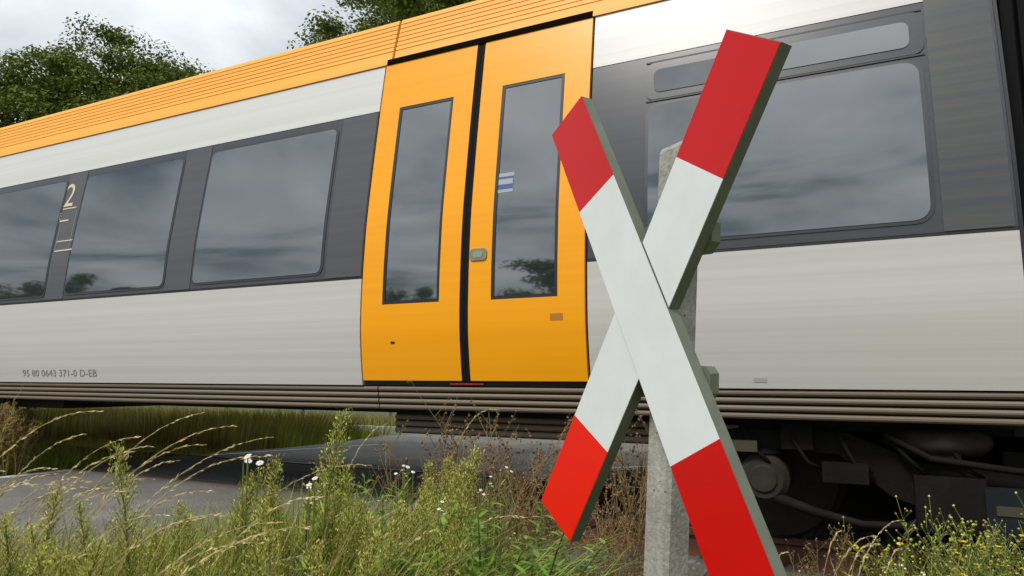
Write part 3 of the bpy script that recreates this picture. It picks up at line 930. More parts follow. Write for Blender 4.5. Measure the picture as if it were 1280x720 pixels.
# ------------------------------------------------------------------ trees
def tree(name, label, loc, H, crown, nleaf, lsize, seed, material='leaf_oak', group=None, nclump=90, trunk_h=0.3, spread=0.95, trunk_r=None):
    """crown = (rx, ry, rz); clumps of leaves at the ends of limbs"""
    r = np.random.default_rng(seed)
    root = empty(name, (loc[0], loc[1], GZ))
    tag(root, label, 'tree', group)
    rx, ry, rz = crown
    cz = H - rz
    tr = trunk_r or H * 0.022
    nl = 46
    lobes = []
    for k in range(nl):
        ph = k * 2.39996 + seed; zz = 1 - 1.75 * (k + .5) / nl
        rad = math.sqrt(max(0, 1 - zz * zz))
        q = np.array([math.cos(ph) * rad, math.sin(ph) * rad, zz]) * r.uniform(.62, .82)
        lobes.append((q * np.array([rx, ry, rz]), r.uniform(.26, .38) * (rx + ry + rz) / 3))
    cl = []
    while len(cl) < nclump:
        if r.uniform() < .22:
            d = r.normal(size=3); d /= np.linalg.norm(d)
            q = d * r.uniform(.2, .85) * np.array([rx, ry, rz])
        else:
            lc, lr = lobes[r.integers(nl)]
            d = r.normal(size=3); d /= np.linalg.norm(d)
            q = lc + d * lr * r.uniform(.7, 1.08)
        if q[2] < -rz * 0.85: continue
        cl.append(q + np.array([0, 0, cz]))
    cl = np.array(cl)
    t = MB()
    base = Vector((0, 0, 0))
    bend = Vector((r.uniform(-.04, .04) * H, r.uniform(-.04, .04) * H, 0))
    tp = [base - Vector((0, 0, .2)), Vector((0, 0, H * .1)) + bend * .1, Vector((0, 0, H * .28)) + bend * .4, Vector((0, 0, H * .5)) + bend * .8, Vector((0, 0, H * .72)) + bend]
    t.tube(tp, [tr * 1.3, tr, tr * .85, tr * .55, tr * .2], 9)
    t.build('trunk', 'bark', None, True)
    to = bpy.context.scene.collection.objects[-1]
    to.parent = root
    b = MB()
    for i in range(0, len(cl), max(2, len(cl) // 90)):
        c = Vector(cl[i])
        f = min(0.68, max(0.2, 0.2 + 0.5 * (c.z / H) * r.uniform(.5, .9)))
        s0 = Vector((0, 0, H * f)) + bend * min(1, f * 1.5)
        mid = s0.lerp(c, .5) + Vector((r.normal() * .03 * H, r.normal() * .03 * H, .04 * H))
        rr = tr * .3 * r.uniform(.6, 1.2)
        b.tube([s0, mid, c], [rr, rr * .55, rr * .15], 5)
    bo = b.build('limbs', 'bark'); bo.parent = root
    per = nleaf // nclump
    cs = (rx + ry + rz) / 3 * (0.105 if nclump > 100 else 0.2) * r.uniform(0.6, 1.4, nclump)
    C = np.repeat(cl, per, 0); CS = np.repeat(cs, per)[:, None]
    off = r.normal(size=(len(C), 3)); off /= np.linalg.norm(off, axis=1)[:, None]
    off *= r.uniform(0.0, 1, (len(C), 1)) ** 0.55
    Pp = C + off * CS * np.array([1.25, 1.25, 0.8]) * spread
    # twig sprays stick out of the clumps
    n = len(Pp)
    nrm = off * 0.9 + r.normal(size=(n, 3)) * 0.5 + np.array([0, 0, 0.7])
    nrm /= np.linalg.norm(nrm, axis=1)[:, None]
    a = np.cross(nrm, r.normal(size=(n, 3))); a /= np.linalg.norm(a, axis=1)[:, None]
    bb = np.cross(nrm, a)
    s = lsize * r.uniform(.6, 1.3, (n, 1))
    V = np.stack([Pp - a * s * .5, Pp + bb * s * .33 + nrm * s * .06, Pp + a * s * .6, Pp - bb * s * .33 + nrm * s * .06], 1).reshape(-1, 3)
    F = np.arange(n * 4).reshape(-1, 4)
    lo = np_mesh('crown', V, F, material); lo.parent = root
    return root
p = at_depth(126, 36)
tree('oak_tree', 'broad round-crowned oak standing alone beyond the train', p, 18.6, (8.5, 7.8, 7.2), 330000, 0.165, 5, 'leaf_oak', nclump=1100)
p = at_depth(592, 27)
tree('ash_tree', 'tall leafy tree rising above the railcar roof over the doors', p, 19.4, (7.0, 6.4, 7.6), 250000, 0.135, 11, 'leaf_ash', nclump=760)
# behind the camera: the dark tree tops mirrored in the windows
for i, (u, v, T, h, r_) in enumerate(((15, 350, 75, 18.0, 7.0), (128, 352, 70, 16.5, 5.6), (700, 345, 60, 15.5, 7.5), (515, 365, 70, 12.0, 6.0), (265, 350, 60, 13.0, 1.1), (-60, 350, 80, 17, 7))):
    rr = ray(u, v)
    q = (rr[0] * T, 2 * D - rr[1] * T)
    tree('field_tree', 'tree across the field seen mirrored in the train windows', q, h, (r_, r_, h * .42), 8000, 0.5, 30 + i, 'leaf_oak', 'trees across the field behind the photographer', nclump=40)

# hedge far off on both sides
def hedge(name, label, x0, x1, y, h, seed, n=14000):
    r = np.random.default_rng(seed)
    X = r.uniform(x0, x1, n)
    hh = h * (0.75 + 0.25 * np.sin(X * .21 + seed) * np.sin(X * .57))
    Pp = np.stack([X, y + r.normal(0, 1.1, n), GZ + hh * r.uniform(0, 1, n) ** .7], 1)
    a = r.normal(size=(n, 3)); a /= np.linalg.norm(a, axis=1)[:, None]
    b_ = np.cross(a, r.normal(size=(n, 3))); b_ /= np.linalg.norm(b_, axis=1)[:, None]
    s = 0.5
    V = np.stack([Pp - a * s, Pp + b_ * s * .6, Pp + a * s, Pp - b_ * s * .6], 1).reshape(-1, 3)
    o = np_mesh(name, V, np.arange(n * 4).reshape(-1, 4), 'leaf_oak')
    return tag(o, label, 'hedge', kind='stuff')
hedge('far_hedge', 'dark hedge line far across the field beyond the road', -160, 160, 95, 4.0, 5)
hedge('far_hedge', 'low hedge line across the field behind the photographer', -160, 120, -62, 4.2, 6)

# pale field fence beyond the far road
fn = empty('field_fence', (-14, 15.2, GZ)); tag(fn, 'low wire fence with wooden posts beyond the far road', 'fence')
for x in np.arange(-44, 20, 3.0):
    b = MB(); b.tube([(x, 15.2, GZ - .2), (x, 15.2, 0.62)], 0.05, 8); b.build('fence_post', 'fence_wood', fn)
for z in (0.16, 0.38, 0.56):
    b = MB(); b.tube([(-44, 15.14, z), (20, 15.14, z)], 0.012, 5); b.build('fence_wire', 'fence_rail', fn)

# ------------------------------------------------------------------ grass (uncountable)
def blades(name, label, roots, heights, material, seed, lean=(0.2, 0.1), width=0.006, spread=0.35, segs=4):
    r = np.random.default_rng(seed)
    n = len(roots)
    hd = r.uniform(0, 2 * math.pi, n)
    dirv = np.stack([np.cos(hd), np.sin(hd)], 1) * r.uniform(0.1, 1, (n, 1)) * spread + np.array(lean) * r.uniform(.3, 1.4, (n, 1))
    sd_ = np.stack([-np.sin(hd), np.cos(hd)], 1) + r.normal(0, .4, (n, 2)); sd_ /= np.linalg.norm(sd_, axis=1)[:, None]
    w = width * r.uniform(.6, 1.4, n)
    vs = []
    for k in range(segs + 1):
        t = k / segs
        c = np.concatenate([roots[:, :2] + dirv * (heights * t ** 1.8)[:, None], (roots[:, 2] + heights * (t - 0.28 * t ** 3 * np.linalg.norm(dirv, axis=1)))[:, None]], 1)
        ww = w * (1 - t ** 1.6) * .5 + 0.0004
        side = np.concatenate([sd_ * ww[:, None], np.zeros((n, 1))], 1)
        vs += [c - side, c + side]
    V = np.stack(vs, 1).reshape(-1, 3)
    m_ = 2 * (segs + 1)
    f = np.array([[2 * k, 2 * k + 1, 2 * k + 3, 2 * k + 2] for k in range(segs)])
    F = (f[None] + (np.arange(n) * m_)[:, None, None]).reshape(-1, 4)
    o = np_mesh(name, V, F, material)
    return tag(o, label, 'grass', kind='stuff')
RIGHT = np.array([0.89761, 0.44075]); RIGHT /= np.linalg.norm(RIGHT)
FWD = np.array([-RIGHT[1], RIGHT[0]])
# how high the growth on the near verge reaches, read along the picture
ENVX = [-300, 0, 60, 130, 220, 300, 360, 440, 520, 580, 640, 700, 760, 820, 900, 960, 1020, 1080, 1150, 1220, 1300, 1500]
ENVY = [660, 655, 645, 640, 632, 618, 600, 585, 585, 595, 632, 680, 702, 706, 708, 706, 700, 678, 656, 648, 646, 645]
def verge_points(n, seed, z0, z1, u0=-250, u1=1480):
    r = np.random.default_rng(seed)
    u = r.uniform(u0, u1, n * 3); Z = np.sqrt(r.uniform(z0 ** 2, z1 ** 2, n * 3))
    q = np.stack([(u - 640) / FPX * Z, Z], 1)
    xy = q[:, :1] * RIGHT + q[:, 1:] * FWD
    env = np.interp(u, ENVX, ENVY)
    h = (CAM_H - GZ) - (env - 478) / FPX * Z
    ok = (xy[:, 1] < RY[0] - 1.0 + 0.25 * np.sin(xy[:, 0] * 3)) & (xy[:, 0] > np.interp(xy[:, 1], [-4, 1, 3.2], [-3.55, -3.0, XR + 0.03])) & (h > 0.05) & (np.hypot(xy[:, 0], xy[:, 1]) > 0.8)
    xy, h, u, Z = xy[ok][:n], h[ok][:n], u[ok][:n], Z[ok][:n]
    z = np.array([gz(a, b_) for a, b_ in xy])
    return np.column_stack([xy, z]), h, u, Z
LEAN = tuple(RIGHT * 0.28)
pts, h, u, Z = verge_points(34000, 21, 1.2, 4.6)
hh = np.minimum(h, 0.75) * rng.uniform(.35, 1.0, len(h)) * np.interp(u, [-300, 380, 460, 680, 760, 2000], [1, 1, .72, .66, 1, 1]) * (.8 + .35 * np.sin(pts[:, 0] * 7.3 + 2 * pts[:, 1]) * np.sin(pts[:, 1] * 6.1))
dry = np.interp(u, [-300, 300, 560, 640, 1000, 1080, 1300], [.25, .28, .25, .5, .65, .35, .3])
sel = rng.uniform(0, 1, len(u))
mg = sel > dry
blades('verge_grass', 'green long grass on the near verge', pts[mg], hh[mg], 'blade_green', 1, (0.1, 0.05), 0.0065, 1.0)
ms = (sel <= dry) & (rng.uniform(0, 1, len(u)) < .55)
blades('dry_grass', 'straw coloured dry grass among the weeds on the near verge', pts[ms], hh[ms], 'blade_straw', 2, (0.1, 0.05), 0.0035, 0.9)
mb_ = (sel <= dry) & ~ms
blades('dead_grass', 'short brown dead grass at the edge of the ballast', pts[mb_], hh[mb_] * .9, 'blade_brown', 3, LEAN, 0.004, 0.7)
pts, h, u, Z = verge_points(15000, 23, 1.25, 3.0, -150, 430)
hh = np.minimum(h, 0.85) * rng.uniform(.6, 1.04, len(h))
k_ = rng.uniform(0, 1, len(h)) < .72
blades('verge_grass', 'thick green grass beside the road under the straw stalks', pts[k_], hh[k_], 'blade_green', 6, tuple(RIGHT * 0.22), 0.007, 0.95)
blades('dry_grass', 'fine straw grass stems leaning over beside the road', pts[~k_], hh[~k_] * 1.04, 'blade_straw', 7, tuple(RIGHT * 0.42), 0.003, 0.4)
pts, h, u, Z = verge_points(1900, 22, 1.4, 3.2, 200, 640)
hh = np.minimum(h * 1.08, 0.8) * rng.uniform(.6, 1.0, len(h))
blades('long_grass', 'long arching green grass blades in front of the dried weeds', pts, hh, 'blade_lush', 5, tuple(RIGHT * 0.2), 0.011, 1.1, 6)
# low brown tangle between verge and ballast
r = np.random.default_rng(9)
n = 7000
x = r.uniform(-2.7, 3.5, n); y = r.uniform(2.5, 3.85, n)
P3 = np.column_stack([x, y, [gz(a, b_) for a, b_ in zip(x, y)]])
dens = np.sin(x * 2.1 + 1) * np.sin(y * 3.3) + r.uniform(-.6, 1, n)
P3 = P3[dens > 0]
blades('dead_grass', 'brown dead grass tangle under the cross beside the ballast', P3, r.uniform(.06, .28, len(P3)), 'blade_brown', 4, (0, 0), 0.0035, 1.2)
# verge beyond the track, left of the road and right of it
def far_verge(name, label, x0, x1, y0, y1, hmax, n, material, seed, w=0.012):
    r = np.random.default_rng(seed)
    x = r.uniform(x0, x1, n); y = r.uniform(y0, y1, n)
    P3 = np.column_stack([x, y, np.full(n, GZ)])
    return blades(name, label, P3, hmax * r.uniform(.4, 1, n), material, seed, (0.05, 0.0), w, 0.4, 3)
far_verge('tall_grass', 'tall olive grass under the train left of the road', -15, -7.55, 6.9, 9.6, .70, 22000, 'blade_olive', 41, .009)
far_verge('corner_grass', 'bright green grass clump at the road corner beyond the track', -9.6, -7.25, 7.6, 10.3, .5, 6500, 'blade_green', 48, .009)
far_verge('brown_grass', 'brown seeding grass mixed into the far verge left of the road', -15, -7.5, 6.9, 9.6, .78, 11000, 'blade_brown', 42, .007)
far_verge('tall_grass', 'dark grass beyond the track behind the cross', -2.2, 6, 7.3, 8.0, .45, 5000, 'blade_olive', 43)
far_verge('roadside_grass', 'pale grass strip beyond the far road', -40, 15, 12.4, 15, .42, 14000, 'blade_olive', 44, .03)
far_verge('corner_grass', 'dark green grass at the road edge under the left end of the train', -11.5, -7.38, 3.7, 5.6, .38, 9000, 'blade_green', 46)
far_verge('corner_grass', 'olive grass between the rails left of the crossing', -12, -7.42, 5.5, 7.0, .3, 7000, 'blade_olive', 47)
far_verge('corner_grass', 'green grass on the near left side of the crossing', -13, -7.6, 1.5, 4.0, .4, 6000, 'blade_green', 45)

# ------------------------------------------------------------------ plants
def rnd(a, b_): return random.uniform(a, b_)
def stem_path(H, bend, n=6):
    a = rnd(0, 6.28); q = []
    for k in range(n + 1):
        t = k / n
        q.append(Vector((math.cos(a) * bend * H * t * t + 0.01 * H * math.sin(5 * t + a), math.sin(a) * bend * H * t * t, H * t)))
    return q
def along(path, t):
    k = t * (len(path) - 1); i = min(int(k), len(path) - 2)
    return path[i].lerp(path[i + 1], k - i)

def horseweed(H):
    """tall weed: narrow leaves below, long plume of tiny buds on top"""
    root = empty('horseweed')
    path = stem_path(H, 0.12)
    s = MB(); s.tube(path, [.0045, .004, .0036, .003, .0024, .0018, .001], 5)
    lv = MB(); bd = MB()
    n = int(110 * H)
    for k in range(n):
        t = 0.12 + 0.6 * k / n
        p_ = along(path, t); a = k * 2.4 + rnd(-.4, .4)
        d = Vector((math.cos(a), math.sin(a), rnd(.3, .9)))
        lv.leaf(p_, d, rnd(.035, .085) * (1.15 - .5 * t), rnd(.006, .011), (0, 0, 1), rnd(.1, .6))
    nb = 62
    for k in range(nb):
        t = 0.5 + 0.5 * k / nb
        p_ = along(path, t); a = k * 2.4
        L = (0.155 * (1 - t) ** .8 + .012) * rnd(.7, 1.2) * (H / .8)
        d = Vector((math.cos(a) * .62, math.sin(a) * .62, rnd(.7, 1.1))).normalized()
        tip = p_ + d * L
        s.tube([p_, tip], [.0011, .0006], 3, False)
        for j in range(int(16 + L * 480)):
            q = p_.lerp(tip, rnd(.1, 1.08)) + Vector((rnd(-1, 1), rnd(-1, 1), rnd(-1, 1))) * .011
            bd.leaf(q, Vector((rnd(-1, 1), rnd(-1, 1), rnd(-.2, 1.3))) + d, rnd(.004, .0085), rnd(.0016, .003), (rnd(-1, 1), rnd(-1, 1), rnd(-1, 1)), 0, 2)
        if k % 3 == 0:
            lv.leaf(p_, d + Vector((0, 0, -.3)), rnd(.02, .04), .005, (0, 0, 1), .2, 2)
    s.build('stem', 'stem_green', root); lv.build('leaves', 'leaf_green', root); bd.build('buds', 'bud_yellow_green', root)
    return root
def leafy(H):
    """willow-herb like shoot with broad lance leaves"""
    root = empty('willowherb')
    s = MB(); lv = MB()
    for q in range(3):
        path = stem_path(H * rnd(.75, 1.0), rnd(.15, .4))
        s.tube(path, [.0045, .004, .0035, .003, .0025, .002, .001], 5)
        n = int(70 * H / .5)
        for k in range(n):
            t = 0.15 + 0.85 * k / n
            a = k * 2.4 + q
            d = Vector((math.cos(a), math.sin(a), rnd(.2, .8)))
            lv.leaf(along(path, t), d, rnd(.035, .065) * (1.2 - .6 * t), rnd(.007, .012), (0, 0, 1), rnd(.1, .5), 4)
    s.build('stem', 'stem_green', root); lv.build('leaves', 'leaf_lush', root)
    return root
def dry_weed(H):
    """brown branching stems with seed knobs"""
    root = empty('dried_weed')
    s = MB(); hd = MB()
    for q in range(4):
        path = stem_path(H * rnd(.65, 1.0), rnd(.1, .4))
        s.tube(path, [.0026, .0024, .002, .0017, .0015, .0012, .0008], 4)
        for k in range(13):
            t = rnd(.35, 1.0); p_ = along(path, t); a = rnd(0, 6.28)
            d = Vector((math.cos(a) * .6, math.sin(a) * .6, rnd(.4, 1.1))).normalized()
            L = rnd(.03, .12) * H / .6
            s.tube([p_, p_ + d * L * .6, p_ + d * L + Vector((0, 0, .008))], [.001, .0008, .0005], 3, False)
            for j in range(random.randint(1, 4)):
                hd.blob(p_ + d * L * rnd(.6, 1.05) + Vector((rnd(-1, 1), rnd(-1, 1), rnd(-1, 1))) * .007, rnd(.0025, .0052), 1.3)
    s.build('stems', 'stem_brown', root); hd.build('seed_heads', 'seed_brown', root)
    return root
def umbel(H):
    """upright stalks ending in round brown knobs"""
    root = empty('umbel_weed')
    s = MB(); hd = MB(); lv = MB()
    for q in range(5):
        path = stem_path(H * rnd(.7, 1.0), rnd(.1, .3))
        s.tube(path, [.004, .0036, .003, .0027, .0024, .002, .0016], 4)
        for k in range(6):
            p_ = along(path, rnd(.55, 1.0)); a = rnd(0, 6.28)
            tip = p_ + Vector((math.cos(a) * .08, math.sin(a) * .08, rnd(.06, .14)))
            s.tube([p_, tip], [.0016, .0012], 3, False)
            for j in range(26):
                hd.blob(tip + Vector((rnd(-1, 1), rnd(-1, 1), rnd(-.5, .6))).normalized() * .016, rnd(.004, .007))
        for k in range(20):
            a = rnd(0, 6.28)
            lv.leaf(along(path, rnd(.1, .8)), (math.cos(a), math.sin(a), rnd(.1, .9)), rnd(.06, .12), rnd(.012, .022), (0, 0, 1), .4, 3)
    s.build('stems', 'straw_stem', root); hd.build('seed_heads', 'seed_ochre', root); lv.build('leaves', 'leaf_yellowing', root)
    return root
def flower_mesh(rad, petals, name):
    m_ = MB()
    for k in range(petals):
        a = 2 * math.pi * k / petals
        m_.leaf((math.cos(a) * rad * .25, math.sin(a) * rad * .25, 0), (math.cos(a), math.sin(a), rnd(-.15, .15)), rad * .78, rad * .42, (0, 0, 1), .1, 2)
    return m_
def disc_mesh(rad):
    m_ = MB()
    vs = [(0, 0, rad * .45)] + [(math.cos(a) * rad * .7, math.sin(a) * rad * .7, rad * .3) for a in np.linspace(0, 6.283, 9)[:-1]] + [(math.cos(a) * rad, math.sin(a) * rad, 0) for a in np.linspace(0, 6.283, 9)[:-1]]
    fs = [(0, 1 + k, 1 + (k + 1) % 8) for k in range(8)] + [(1 + k, 9 + k, 9 + (k + 1) % 8, 1 + (k + 1) % 8) for k in range(8)]
    m_.add(vs, fs)
    return m_
def add_flower(root, p_, rad, petal, disc, petals=14, tilt=.4, cache={}):
    key = (round(rad, 4), petal)
    if key not in cache:
        a = flower_mesh(rad, petals, 'f').build('tmp_flower', petal); b_ = disc_mesh(rad * .36).build('tmp_disc', disc)
        cache[key] = (a.data, b_.data); a.data.name = 'flower'; b_.data.name = 'disc'
        bpy.data.objects.remove(a); bpy.data.objects.remove(b_)
    f = bpy.data.objects.new('flower', cache[key][0]); COL.objects.link(f); f.parent = root
    f.location = p_; f.rotation_euler = (rnd(-tilt, tilt) + .25, rnd(-tilt, tilt), rnd(-.4, .4))
    c = bpy.data.objects.new('flower_disc', cache[key][1]); COL.objects.link(c); c.parent = f
    c.location = (0, 0, rad * .02)
def daisy(H, nf, rad):
    root = empty('daisy_plant')
    s = MB(); lv = MB()
    for q in range(nf):
        a = rnd(0, 6.28); h = H * rnd(.95, 1.0); sp_ = rnd(.01, .04)
        tip = Vector((math.cos(a) * sp_, math.sin(a) * sp_, h))
        path = [Vector((rnd(-.01, .01), rnd(-.01, .01), 0)), Vector((tip.x * .3, tip.y * .3, h * .5)), Vector((tip.x * .8, tip.y * .8, h * .85)), tip]
        s.tube(path, [.0025, .002, .0016, .0012], 4)
        for k in range(16):
            t = rnd(.15, .85); b_ = rnd(0, 6.28)
            lv.leaf(along(path, t), (math.cos(b_), math.sin(b_), rnd(.3, 1.2)), rnd(.02, .05), .004, (0, 0, 1), .2, 2)
        add_flower(root, tip + Vector((0, 0, .001)), rad, 'petal_white', 'disc_yellow')
    s.build('stems', 'stem_green', root); lv.build('leaves', 'leaf_green', root)
    return root
def ragwort(H, nf):
    """bushy weed with yellow flowers, spent heads and feathery leaves"""
    root = empty('ragwort')
    s = MB(); lv = MB(); hd = MB()
    for q in range(5):
        path = stem_path(H * rnd(.75, 1.0), rnd(.1, .45))
        s.tube(path, [.003, .0027, .0024, .002, .0016, .0013, .001], 4)
        for k in range(46):
            t = rnd(.1, .92); a = rnd(0, 6.28)
            d = Vector((math.cos(a), math.sin(a), rnd(.2, 1.1)))
            lv.leaf(along(path, t), d, rnd(.025, .06), rnd(.004, .008), (0, 0, 1), rnd(.1, .5), 2)
        for k in range(7):
            t = rnd(.75, 1.0); p_ = along(path, t); a = rnd(0, 6.28)
            d = Vector((math.cos(a) * .6, math.sin(a) * .6, rnd(.5, 1.1))).normalized(); L = rnd(.03, .08)
            s.tube([p_, p_ + d * L], [.001, .0007], 3, False)
            hd.blob(p_ + d * (L + .003), rnd(.003, .006), 1.2)
            if nf and q * 7 + k < nf * 5 and (q * 7 + k) % 5 == 0:
                add_flower(root, p_ + d * (L + .008), .012, 'petal_yellow', 'disc_yellow', 11)
    s.build('stems', 'stem_green', root); lv.build('leaves', 'leaf_green', root); hd.build('spent_heads', 'bud_yellow_green', root)
    return root

def put(root, label, cat, group, x, y, rz=None, sc_=1.0, tilt=0.08):
    root.location = (x, y, gz(x, y) - 0.005)
    root.rotation_euler = (rnd(-tilt, tilt), rnd(-tilt, tilt) + .04, rnd(0, 6.28) if rz is None else rz)
    root.scale = (sc_, sc_, sc_)
    tag(root, label, cat, group)
def pix_xy(u_, Z_):
    q = RIGHT * ((u_ - 640) / FPX * Z_) + FWD * Z_
    return float(q[0]), float(q[1])
def h_for(v_, Z_):
    return CAM_H - GZ - (v_ - 478) / FPX * Z_
class Pool:
    def __init__(s, makers): s.protos = makers; s.used = [False] * len(makers); s.k = 0
    def get(s):
        i = s.k % len(s.protos); s.k += 1
        if not s.used[i]:
            s.used[i] = True; return s.protos[i]
        return copy_tree(s.protos[i])

# two horseweeds that stand out against the road and the dark far verge
hw0 = horseweed(0.8)
def put_h(root, u_, v_, Z_, label, base=.8, grp=None, rz=None):
    x_, y_ = pix_xy(u_, Z_)
    put(root, label, 'weed', grp, x_, y_, rz, h_for(v_, Z_) / base, .05)
put_h(hw0, 388, 508, 2.0, 'tallest plume of yellow green horseweed beside the white daisies')
put_h(copy_tree(hw0), 205, 556, 1.9, 'slender green horseweed plume leaning among the arching straw grasses')
hwp = Pool([horseweed(.62), horseweed(.7), horseweed(.66)])
for u_, v_, Z_ in [(75, 585, 1.75), (40, 640, 1.6), (15, 655, 1.5), (110, 650, 1.7), (150, 668, 1.6), (190, 655, 1.9), (235, 640, 2.1), (-20, 620, 1.7), (380, 600, 2.1), (410, 610, 1.9), (440, 600, 2.2), (455, 625, 1.8), (425, 640, 1.6), (400, 660, 1.5), (360, 650, 1.6), (470, 600, 2.4), (345, 625, 2.2), (490, 640, 2.0), (545, 570, 2.7), (530, 590, 2.5), (560, 580, 2.9), (515, 610, 2.3), (575, 600, 2.6), (320, 668, 1.7), (280, 660, 1.9), (60, 680, 1.4), (1190, 690, 2.2), (1225, 700, 2.1), (130, 690, 1.5), (5, 690, 1.4), (210, 690, 1.6)] + [(-5 + 28 * k, 648 + 19 * ((k * 5) % 3), 1.55 + .13 * ((k * 3) % 4)) for k in range(13)] + [(265 + 13.5 * k, 588 + 15 * ((k * 7) % 5), 1.9 + .17 * ((k * 5) % 4)) for k in range(22)]:
    lb, gr = (('bushy yellow green horseweed at the road edge under the arching straw stalks', 'horseweeds at the road edge') if u_ < 250 else
              ('bushy yellow green horseweed crowded below the white daisies', 'horseweeds below the daisies') if u_ < 500 else
              ('bushy yellow green horseweed in front of the brown dried weeds', 'horseweeds before the dried weeds') if u_ < 900 else
              ('pale horseweed plume among the yellow flowered weeds by the track', 'horseweeds by the track'))
    put_h(hwp.get(), u_, v_, Z_, lb, .66, gr)
lp = Pool([leafy(.5), leafy(.55)])
for u_, v_, Z_ in [(500, 625, 2.3), (530, 640, 2.2), (560, 630, 2.5), (590, 640, 2.6), (610, 660, 2.4), (570, 670, 2.0), (540, 690, 1.8), (600, 690, 2.1), (640, 690, 2.6), (300, 690, 1.7), (345, 690, 1.6), (480, 660, 2.0), (250, 690, 1.8), (510, 680, 1.8), (455, 555, 2.9), (660, 700, 2.9), (715, 705, 3.1), (750, 706, 3.2), (1010, 700, 2.7), (1140, 700, 2.5)] + [(420 + 15 * k, 618 + 17 * ((k * 7) % 5), 1.75 + .16 * ((k * 3) % 6)) for k in range(16)]:
    x_, y_ = pix_xy(u_, Z_)
    lb, gr = (('lush leafy willowherb shoots under the straw grass stalks by the road', 'willowherb by the road') if u_ < 400 else
              ('lush leafy willowherb shoots in front of the brown dried weeds', 'willowherb before the dried weeds') if u_ < 650 else
              ('low leafy willowherb shoots on the stony ground under the cross', 'willowherb under the cross') if u_ < 900 else
              ('low leafy willowherb shoots near the rail beside the red arm', 'willowherb near the rail'))
    put(lp.get(), lb, 'weed', gr, x_, y_, None, max(.2, h_for(v_, Z_) / .5), .12)
dp = Pool([dry_weed(.6), dry_weed(.65), dry_weed(.55)])
tallw = dry_weed(.75)
x_, y_ = pix_xy(630, 3.3); put(tallw, 'tallest brown dried weed reaching up to the railcar skirt below the doors', 'weed', None, x_, y_, 0.3, h_for(500, 3.3) / .75, .03)
for u_, v_, Z_ in [(565, 540, 3.2), (585, 535, 3.4), (600, 545, 3.3), (615, 560, 3.1), (640, 550, 3.4), (655, 545, 3.5), (670, 540, 3.5), (685, 550, 3.4), (700, 545, 3.6), (590, 580, 3.0), (620, 590, 2.9), (650, 590, 3.0), (680, 600, 3.0), (560, 560, 3.1), (545, 575, 3.0), (535, 560, 3.3), (495, 560, 3.2), (640, 575, 3.2), (665, 570, 3.3), (610, 610, 2.8)]:
    x_, y_ = pix_xy(u_, Z_)
    put(dp.get(), 'brown dried weed with knobbly seed heads between green verge and cross', 'weed', 'dried weeds beside the crossing road', x_, y_, None, h_for(v_, Z_) / .6, .12)
for u_, v_, Z_ in [(755, 560, 3.2), (775, 545, 3.3), (790, 555, 3.1), (765, 600, 3.0), (785, 610, 2.9), (800, 590, 3.2), (750, 630, 2.9), (735, 640, 3.0), (790, 500, 3.2)]:
    x_, y_ = pix_xy(u_, Z_)
    put(dp.get(), 'brown dried weed growing just behind the concrete post', 'weed', 'dried weeds behind the post', x_, y_, None, h_for(v_, Z_) / .6, .1)
for u_, v_, Z_ in [(985, 650, 3.1), (1015, 655, 3.0), (1045, 660, 3.1), (1070, 650, 3.0), (1090, 655, 3.2), (880, 690, 3.0)]:
    x_, y_ = pix_xy(u_, Z_)
    put(dp.get(), 'thin brown dried weed in front of the rusty rail under the train', 'weed', 'dried weeds in front of the rail', x_, y_, None, h_for(v_, Z_) / .6, .12)
rp_ = Pool([ragwort(.5, 2), ragwort(.55, 4), ragwort(.5, 1)])
for u_, v_, Z_ in [(1105, 645, 2.9), (1135, 640, 3.0), (1150, 648, 2.8), (1170, 640, 3.0), (1190, 642, 2.8), (1205, 635, 3.0), (1225, 630, 3.1), (1240, 645, 2.8), (1255, 635, 3.0), (1270, 632, 2.9), (1290, 630, 2.9), (1310, 635, 2.8), (1120, 670, 2.6), (1160, 675, 2.5), (1200, 670, 2.5), (1235, 672, 2.5), (1270, 665, 2.5), (1340, 630, 2.9), (1090, 680, 2.7), (1180, 655, 2.7), (1250, 660, 2.6), (1215, 660, 2.7)]:
    x_, y_ = pix_xy(u_, Z_)
    put(rp_.get(), 'bushy green weed with small yellow flowers and spent heads below the bogie', 'weed', 'yellow flowered weeds beside the track', x_, y_, None, h_for(v_, Z_) / .52, .1)
# daisies
dz = daisy(.75, 6, .009)
x_, y_ = pix_xy(318, 1.9); put(dz, 'white daisies with yellow centres standing up against the road', 'daisies', None, x_, y_, 0.3, h_for(560, 1.9) / .75, .0)
sp1 = Pool([daisy(.5, 4, .0045), daisy(.55, 3, .005)])
for u_, v_, Z_ in [(512, 580, 2.6), (520, 600, 2.4), (598, 598, 2.7), (610, 605, 2.6), (535, 620, 2.2), (400, 620, 1.8), (385, 600, 1.9), (608, 630, 2.5), (640, 665, 2.7)]:
    x_, y_ = pix_xy(u_, Z_)
    put(sp1.get(), 'small white daisies half hidden in the weeds left of the cross', 'daisies', 'small daisies left of the cross', x_, y_, rnd(-.4, .8), h_for(v_, Z_) / .5, .08)
for u_, v_, Z_ in [(1102, 695, 2.6), (1130, 690, 2.5), (1128, 705, 2.4), (1000, 690, 2.9)]:
    x_, y_ = pix_xy(u_, Z_)
    put(sp1.get(), 'small white daisies among the yellow flowered weeds beside the track', 'daisies', 'small daisies beside the track', x_, y_, rnd(-.4, .8), h_for(v_, Z_) / .5, .08)
